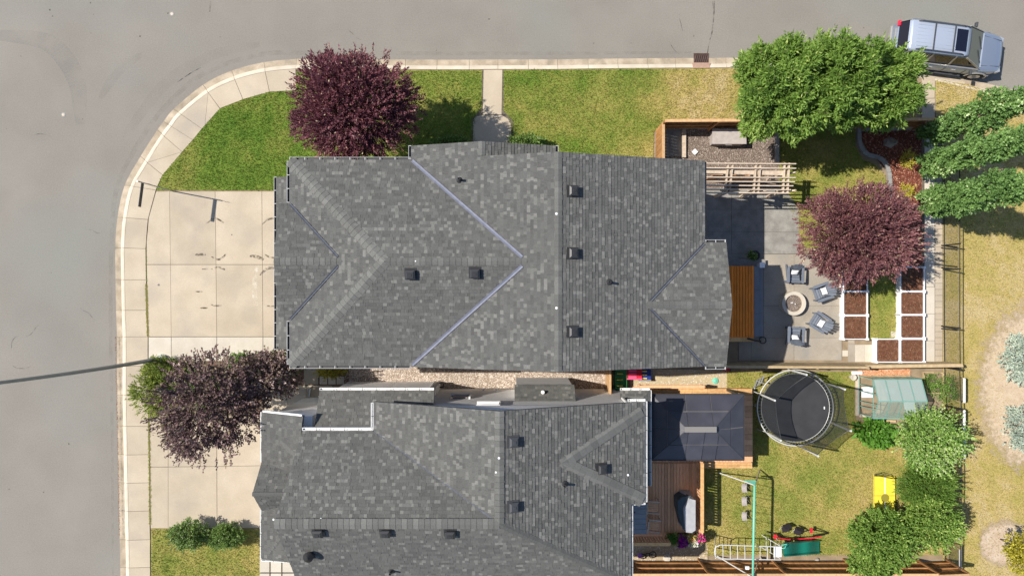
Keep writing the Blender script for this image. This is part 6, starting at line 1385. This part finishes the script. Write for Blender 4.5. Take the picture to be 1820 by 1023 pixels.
mb = MB(); q_ = [L_(x, y, 1.893) for x, y in ((-.16, -.50), (.34, -.50), (.34, .50), (-.16, .50))]; mb.poly(q_ + [v + Vector((0, 0, .014)) for v in q_], [(0, 3, 2, 1), (4, 5, 6, 7), (0, 1, 5, 4), (1, 2, 6, 5), (2, 3, 7, 6), (3, 0, 4, 7)]); mb.build('sunroof', M['glass_dark'], t)
for i in range(7):
    y = -.48 + i * .16; mb = MB(); mb.bar(L_(-1.95, y, 1.888), L_(-.20, y, 1.900), .016, .02); mb.build('roof_rib', M['car_roof'], t)
mb = MB(); mb.box(L_(-2.46, 0, .50), (.14, 1.7, .26), rz=CA); mb.build('bumper', M['car_side'], t, bevel=.05); mb = MB(); mb.box(L_(2.72, 0, .48), (.14, 1.5, .24), rz=CA); mb.build('bumper', M['car_silver'], t, bevel=.06)
mb = MB(); mb.box(L_(-2.22, 0, 1.80), (.14, 1.32, .05), rz=CA); mb.build('spoiler', M['car_roof'], t, bevel=.02)
mb = MB(); mb.bar(L_(-2.42, -.6, .92), L_(-2.42, .6, .92), .06, .10); mb.build('tailgate_handle', M['chrome'], t)
for y0, y1 in ((-.6, -.1), (.05, .6)): mb = MB(); mb.tube([L_(1.52, y0, 1.12), L_(1.25, y1 * .9, 1.30)], .014, 5); mb.build('wiper', M['black_metal'], t)
mb = MB(); mb.bar(L_(1.57, -.80, 1.09), L_(1.57, .80, 1.09), .05, .03); mb.build('hood_edge', M['car_roof'], t)

for s_ in (-1, 1):
    for x in (1.02, .06, -.98): mb = MB(); mb.bar(L_(x, s_ * .988, .45), L_(x, s_ * .965, 1.02), .012, .014); mb.build('door_seam', M['black_metal'], t)
    mb = MB(); mb.bar(L_(1.62, s_ * .70, 1.075), L_(2.50, s_ * .60, 1.0), .018, .012); mb.build('hood_seam', M['grey_vent'], t)
    mb = MB(); mb.bar(L_(-2.2, s_ * .985, .60), L_(2.3, s_ * .955, .60), .02, .09); mb.build('side_moulding', M['car_side'], t)
mb = MB(); mb.bar(L_(2.715, -.45, .70), L_(2.715, .45, .70), .03, .14); mb.build('grille', M['black_metal'], t)
# ================================================================ PLANTS
def leaves(anchors, dirs, per, tlen, L, Wd, spread, up, tn_base, tn_var, seed, droop=0.0):
    """leaf rhombs strung along short twigs: (n,4,3)"""
    r = np.random.default_rng(seed); n = len(anchors); A_ = np.repeat(anchors, per, 0); D = np.repeat(dirs, per, 0); f = np.tile(np.linspace(.05, 1, per), n)[:, None]
    p = A_ + D * f * tlen + r.normal(0, .018, (n * per, 3)); d = D + r.normal(0, spread, (n * per, 3)); d[:, 2] += up - droop; d /= np.linalg.norm(d, axis=1)[:, None]
    s = np.cross(d, np.stack([r.normal(0, .55, n * per), r.normal(0, .55, n * per), np.ones(n * per)], 1)); s /= np.linalg.norm(s, axis=1)[:, None] + 1e-9
    l = L * r.uniform(.6, 1.3, (n * per, 1)); w_ = Wd * r.uniform(.7, 1.25, (n * per, 1)) / 2
    V = np.stack([p, p + d * l * .45 + s * w_, p + d * l, p + d * l * .45 - s * w_], 1)
    t = np.repeat(tn_base, per) + r.normal(0, tn_var, n * per); return V, t
def crown_pts(c, rad, lobes, n, seed, lobe_r=.42, shell=.75, zlo=-.8):
    """anchor points on the surfaces of many small lobes set round an ellipsoid"""
    r = np.random.default_rng(seed); c = np.array(c); rad = np.array(rad); lc = []
    for q_i in range(lobes):               # even spiral of lobes with uneven depth
        z_ = 1 - (1 - zlo) * (q_i + .5) / lobes; a_ = q_i * 2.39996 + r.uniform(-.35, .35); z_ = min(1, max(zlo, z_ + r.uniform(-.06, .06))); s_ = math.sqrt(max(0, 1 - z_ * z_))
        lc.append(np.array([s_ * math.cos(a_), s_ * math.sin(a_), z_]) * r.uniform(shell * .70, shell * 1.04))
    for q_i in range(max(3, lobes // 5)): v = r.normal(0, 1, 3); v /= np.linalg.norm(v); lc.append(v * shell * r.uniform(.25, .5))
    lobes = len(lc)
    lc = np.array(lc); lr = lobe_r * r.uniform(.7, 1.25, lobes); k = r.integers(0, lobes, n); v = r.normal(0, 1, (n, 3)); v /= np.linalg.norm(v, axis=1)[:, None]; v[:, 2] = np.where(v[:, 2] < -.5, -v[:, 2], v[:, 2])
    q = lc[k] + v * lr[k][:, None] * r.uniform(.45, 1.0, (n, 1)) ** .5
    out = q / (np.linalg.norm(q, axis=1)[:, None] + 1e-6); d = out * .75 + v * .55; d /= np.linalg.norm(d, axis=1)[:, None]
    return c + q * rad, d, k, (lc * rad + c), lr, r
def tree(name, label, cat, px, py, r_px, r_py, zc, rz, ma, n=2400, per=12, tlen=.30, L=.13, Wd=.045, seed=1, lobes=34, lobe_r=.36, spread=.5, up=.15, bark='bark', base=None, group=None, ztop=None, stray=120, tn=(.45, .22), droop=0, trunk=.12, shell=.78, lift=0):
    k = (H - zc) / F; c = Vector(((px - CX) * k, -(py - CY) * k, zc)); rad = (r_px * k, r_py * k, rz)
    b0 = base if base is not None else Vector((c.x, c.y, 0)); t = thing(name, label, cat, (b0.x, b0.y, 0), group)
    p, d, kk_, lc, lr, r = crown_pts(c, rad, lobes, n, seed, lobe_r, shell)
    ltone = np.random.default_rng(seed + 5).normal(0, .10, len(lc)); V, tt = leaves(p, d, per, tlen, L, Wd, spread, up, tn[0] + ltone[kk_], tn[1], seed + 1, droop)
    # stray shoots that break the outline
    vv = r.normal(0, 1, (stray, 3)); vv[:, 2] = np.abs(vv[:, 2]) * .8; vv /= np.linalg.norm(vv, axis=1)[:, None]; sp_ = np.array(c) + vv * np.array(rad) * r.uniform(.86, .99, (stray, 1)); V2, t2 = leaves(sp_, vv + np.array([0, 0, .3]), per + 4, tlen * 1.5, L * .95, Wd, spread * .8, up, np.full(stray, tn[0] + .12), tn[1], seed + 2)
    fast_mesh('crown', np.concatenate([V, V2]), 4, np.concatenate([tt, t2]), M[ma], t)
    mb = MB(); fork = Vector((b0.x, b0.y, max(.5, zc - rz * .9))); mb.tube([b0 + Vector((0, 0, -.05)), b0 + Vector((.02, .01, fork.z * .5)), fork], [trunk * 1.25, trunk, trunk * .85], 9); mb.build('trunk', M[bark], t, smooth=True)
    for i in range(0, len(lc), 2):
        e = Vector(lc[i]); mid = fork.lerp(e, .5) + Vector((0, 0, .12)); mb = MB(); mb.tube([fork, mid, e, e + (e - mid) * .5], [trunk * .42, trunk * .28, trunk * .14, trunk * .06], 6); mb.build('limb', M[bark], t, smooth=True)
    return t
tree('purple_tree', 'large dark purple leaved tree overhanging the upper kerb and front lawn', 'tree', 632, 192, 112, 96, 4.5, 2.1, 'leaf_purple', n=5200, per=12, tlen=.26, L=.125, Wd=.045, seed=11, lobes=60, lobe_r=.28, stray=110, up=.25, trunk=.13)
tree('purple_tree', 'plum coloured tree beside the raised beds and the curved edging', 'tree', 1527, 417, 102, 88, 3.0, 1.7, 'leaf_plum', n=4600, per=12, tlen=.24, L=.12, Wd=.042, seed=23, lobes=46, lobe_r=.30, stray=110, up=.2, trunk=.12)
tree('dusky_tree', 'dusky brown leaved tree between the two driveways', 'tree', 376, 722, 92, 92, 4.2, 2.0, 'leaf_dusky', n=1750, per=12, tlen=.30, L=.115, Wd=.07, seed=31, lobes=26, lobe_r=.27, spread=.75, stray=110, up=.15, trunk=.11, bark='bark_dark', tn=(.42, .22))
tree('dusky_tree', 'smaller dusky tree spreading towards the house corner above the front walk', 'tree', 478, 668, 52, 40, 3.0, 1.2, 'leaf_dusky', n=800, per=11, tlen=.26, L=.115, Wd=.07, seed=33, lobes=15, lobe_r=.36, spread=.75, stray=50, trunk=.07, bark='bark_dark', tn=(.5, .25))
def green_tree(label, x, y, rx, ry, zc, rz, seed, n): return tree('green_tree', label, 'tree', x, y, rx, ry, zc, rz, 'leaf_green', n=n, per=12, tlen=.26, L=.20, Wd=.060, seed=seed, lobes=40, lobe_r=.205, spread=.85, stray=60, up=-.05, tn=(.5, .2), group='green trees beside the upper street', trunk=.12, shell=.84)
green_tree('big light green tree above the gravel bed, left of the three', 1392, 160, 84, 86, 4.2, 2.3, 41, 3300)
green_tree('big light green tree in the middle of the three by the upper street', 1484, 150, 72, 84, 4.5, 2.3, 42, 2900)
green_tree('big light green tree touching the rear of the parked car', 1566, 158, 54, 66, 4.0, 2.0, 43, 2400)
def poplar(label, base, h, r_, seed, lobes=54, per_lobe=40):
    b0 = W(*base); t = thing('columnar_tree', label, 'tree', tuple(b0), 'columnar trees leaning out of the right edge'); r = np.random.default_rng(seed); P_ = []; D = []; lt = []; ends = []
    for i in range(lobes):                  # upswept branch plumes of uneven length
        f = (i + .5) / lobes; z = .55 + (h - .9) * f; a = i * 2.39996 + r.uniform(-.5, .5); env = min(1, f * 4 + .62) * min(1, (1 - f) * 2.6 + .12); rr_ = r_ * env * r.uniform(.55, 1.22)
        c = np.array([b0.x + math.cos(a) * rr_, b0.y + math.sin(a) * rr_, z + r.uniform(-.1, .25)]); ends.append(c); v = r.normal(0, 1, (per_lobe, 3)); v /= np.linalg.norm(v, axis=1)[:, None]; R3 = np.array([.19, .19, .38]) * r.uniform(.7, 1.25)
        P_.append(c + v * R3 * r.uniform(.4, 1, (per_lobe, 1)) ** .5); d = v * .6 + np.array([math.cos(a) * .4, math.sin(a) * .4, .75]); D.append(d / np.linalg.norm(d, axis=1)[:, None]); lt.append(np.full(per_lobe, .5 + r.normal(0, .14)))
    P_ = np.concatenate(P_); D = np.concatenate(D); V, tt = leaves(P_, D, 10, .24, .105, .078, .8, .1, np.concatenate(lt), .18, seed + 1); fast_mesh('crown', V, 4, tt, M['leaf_poplar'], t)
    mb = MB(); mb.tube([b0, b0 + Vector((.03, 0, h * .5)), b0 + Vector((0, .03, h * .93))], [.11, .07, .02], 8); mb.build('trunk', M['bark'], t, smooth=True)
    for e in ends[::2]: e = Vector(e); s0 = Vector((b0.x, b0.y, max(.3, e.z - .7))); mb = MB(); mb.tube([s0, s0.lerp(e, .6), e], [.03, .02, .008], 5); mb.build('limb', M['bark'], t)
poplar('columnar green tree leaning right, uppermost of the three by the side path', (1632, 246), 7.6, .44, 51); poplar('columnar green tree leaning right, middle of the three by the side path', (1630, 301), 7.9, .38, 52); poplar('columnar green tree leaning right, lowest of the three by the side path', (1630, 366), 8.2, .44, 53)
# shrubs
def shrub(name, label, px, py, rx, ry, zc, rz, ma, n, seed, L=.10, Wd=.06, per=9, lobes=14, tn=(.5, .2), spread=.7, cat='shrub', group=None, up=.1, tlen=.18, stray=20, bark='bark', lobe_r=.42, parent=None):
    return tree(name, label, cat, px, py, rx, ry, zc, rz, ma, n=n, per=per, tlen=tlen, L=L, Wd=Wd, seed=seed, lobes=lobes, lobe_r=lobe_r, spread=spread, up=up, stray=stray, tn=tn, trunk=.03, bark=bark, group=group)
shrub('juniper', 'yellow green juniper at the foot of the street lamp beside the pavement', 272, 696, 38, 42, .75, .55, 'leaf_juniper', 900, 61, .10, .03, 12, 18, (.55, .22)); shrub('juniper', 'green juniper beside the base of the curved street lamp', 292, 656, 36, 20, .65, .5, 'leaf_juniper', 520, 62, .10, .03, 12, 12, (.4, .2))
shrub('shrub', 'dark shrub in front of the lower driveway edge beneath the dusky tree', 350, 700, 60, 40, .6, .5, 'leaf_shrub', 700, 63, tn=(.35, .2)); shrub('shrub', 'green shrub against the house corner beside the front bed', 500, 655, 30, 24, .8, .6, 'leaf_shrub', 620, 64, tn=(.6, .25)); shrub('shrub', 'dark green shrub beside the garage skirt roof', 440, 652, 36, 20, .7, .5, 'leaf_shrub', 560, 65, tn=(.45, .25))
shrub('shrub', 'round green shrub at the top of the lower lawn, left of the pair', 336, 949, 29, 23, .75, .62, 'leaf_shrub', 900, 66, .09, .045, tn=(.55, .25)); shrub('shrub', 'green shrub at the top of the lower lawn, right of the pair', 404, 951, 25, 19, .6, .5, 'leaf_shrub', 620, 67, .09, .045, tn=(.5, .2))
shrub('shrub', 'yellowing dry shrub on the gravel beneath the upper house eave', 588, 656, 24, 12, .45, .35, 'leaf_yellow', 260, 68, .08, .03, tn=(.3, .25))
shrub('shrub', 'low dark green hedge along the upper house wall by the purple tree', 800, 262, 36, 14, .6, .5, 'leaf_shrub', 620, 69, tn=(.3, .15)); shrub('shrub', 'low green plants against the upper house wall beside the porch path', 936, 254, 28, 9, .4, .35, 'leaf_shrub', 360, 70, tn=(.45, .2))
shrub('rhubarb', 'bright green broad leaved plant below the greenhouse', 1553, 768, 28, 18, .35, .3, 'leaf_bright', 230, 71, .20, .15, 4, 12, (.5, .25), .6, 'plant')
shrub('apple_tree', 'pale blossoming apple tree below the greenhouse', 1650, 780, 54, 52, 2.2, 1.3, 'leaf_apple', 1450, 72, .10, .06, 11, 24, (.56, .27), .8, 'tree', lobe_r=.26, stray=130, tlen=.28); shrub('fern_tree', 'fresh green feathery shrub right of the yellow mat', 1646, 862, 44, 42, 1.5, .9, 'leaf_green', 1300, 73, .16, .03, 12, 24, (.32, .18), .5, 'shrub', lobe_r=.33, stray=50, tlen=.28)
shrub('green_shrub', 'dense green shrub over the bottom fence, lower left of the cluster', 1564, 952, 54, 42, 1.8, 1.2, 'leaf_green', 1550, 74, .11, .065, 11, 24, (.45, .22), .8, 'shrub', lobe_r=.26, stray=120, tlen=.28); shrub('green_shrub', 'dense green shrub below the yellow mat, right of the cluster', 1650, 926, 42, 38, 1.9, 1.1, 'leaf_green', 1150, 75, .11, .065, 11, 20, (.55, .24), .8, 'shrub', lobe_r=.27, stray=90, tlen=.26)
shrub('green_shrub', 'green shrub spilling across the bottom edge of the picture', 1548, 1004, 38, 30, 1.6, .8, 'leaf_green', 800, 76, .11, .065, 11, 16, (.5, .22), .8, 'shrub', stray=40)
shrub('silver_tree', 'silvery blue green tree at the right edge, upper of the two', 1822, 638, 30, 44, 1.4, 1.0, 'leaf_silver', 900, 77, .10, .05, 11, 20, (.6, .25), .8, 'tree', lobe_r=.34, stray=40); shrub('silver_tree', 'silvery blue green tree at the right edge, lower of the two', 1822, 762, 30, 40, 1.4, 1.0, 'leaf_silver', 620, 78, .10, .05, 11, 16, (.55, .25), .8, 'tree', lobe_r=.34, stray=60)
shrub('yellow_shrub', 'yellow green young tree at the bottom right corner', 1822, 980, 28, 34, 1.6, .9, 'leaf_yellow', 620, 79, .10, .06, 10, 16, (.3, .25), .8, 'tree', stray=40)
for i, (x, y, rx, ry, lb) in enumerate(((1612, 283, 7, 11, 'low yellow flowering plant in the mulch beside the upper columnar tree'), (1609, 339, 6, 10, 'low yellow flowering plant in the mulch above the plum tree'))): shrub('yellow_plant', lb, x, y, rx, ry, .18, .18, 'leaf_yellow', 120, 80 + i, .06, .03, 8, 8, (.7, .2), cat='plant', group='yellow plants in the mulch bed')
for i, (x, y) in enumerate(((1655, 676), (1684, 682), (1684, 702), (1662, 690))): shrub('vegetable_plant', ['dry stemmed plant in the upper left of the framed vegetable plot', 'green seedling plant outside the framed plot near the mesh panel', 'green seedling plant below the framed plot near the mesh panel', 'leafy brown plant in the middle of the framed vegetable plot'][i], x, y, 12, 9, .2, .2, 'leaf_apple', 90, 90 + i, .07, .03, 7, 7, (.3, .25), cat='plant', group='vegetable plants in the small plot')
# foliage and petals on existing things
def tuft(parent, name, ma, c, rad, n, seed, L=.07, Wd=.05, tn=(.5, .25)):
    p, d, k_, lc, lr, r = crown_pts(c, rad, 8, n, seed, .5, .6, -.2); V, tt = leaves(p, d, 5, .08, L, Wd, .7, .2, np.full(n, tn[0]) + r.normal(0, tn[1], n), .05, seed); return fast_mesh(name, V, 4, tt, M[ma], parent)
tuft(POT, 'foliage', 'leaf_shrub', W(1336.5, 454, .5), (.17, .17, .16), 120, 101)
for i, (x, y, rx, lo, lb) in enumerate([(1195, 957, .26, None, 'leafy lime green planter at the left end of the flower row'), (1213, 961, .26, (.2, .2), 'magenta flowers in the planter row below the deck'), (1228, 955, .15, (.74, .03), 'yellow flowers in the planter row below the barbecue'), (1232, 963, .17, (.9, .06), 'white flowers in the planter row below the barbecue'), (1243, 956, .18, (.5, .12), 'pink flowers at the right end of the planter row')]):
    t = thing('flower_planter', lb, 'flowers', tuple(W(x, y)), 'flower planters below the deck'); z = .95; c = W(x, y, z); mb = MB(); mb.lathe((c.x, c.y, .0), [(.10, 0), (.13, z - .16), (.15, z - .1)], 10); mb.build('planter', M['fence_wood'], t)
    tuft(t, 'foliage', 'leaf_bright' if i == 0 else 'leaf_shrub', (c.x, c.y, z - .04), (rx, rx, .16), 150, 110 + i)
    if lo: tuft(t, 'blossom', 'petal', (c.x, c.y, z), (rx, rx * .9, .16), 170, 120 + i, .06, .06, lo)
# staked sapling at the lower right
t = thing('tree_stake', 'pale stake leaning out over the dirt circle at the lower right', 'stake', tuple(W(1783, 971)))
mb = MB(); mb.tube([W(1783, 971), W(1812, 988, 1.6)], .03, 8); mb.build('stake', M['galv'], t)
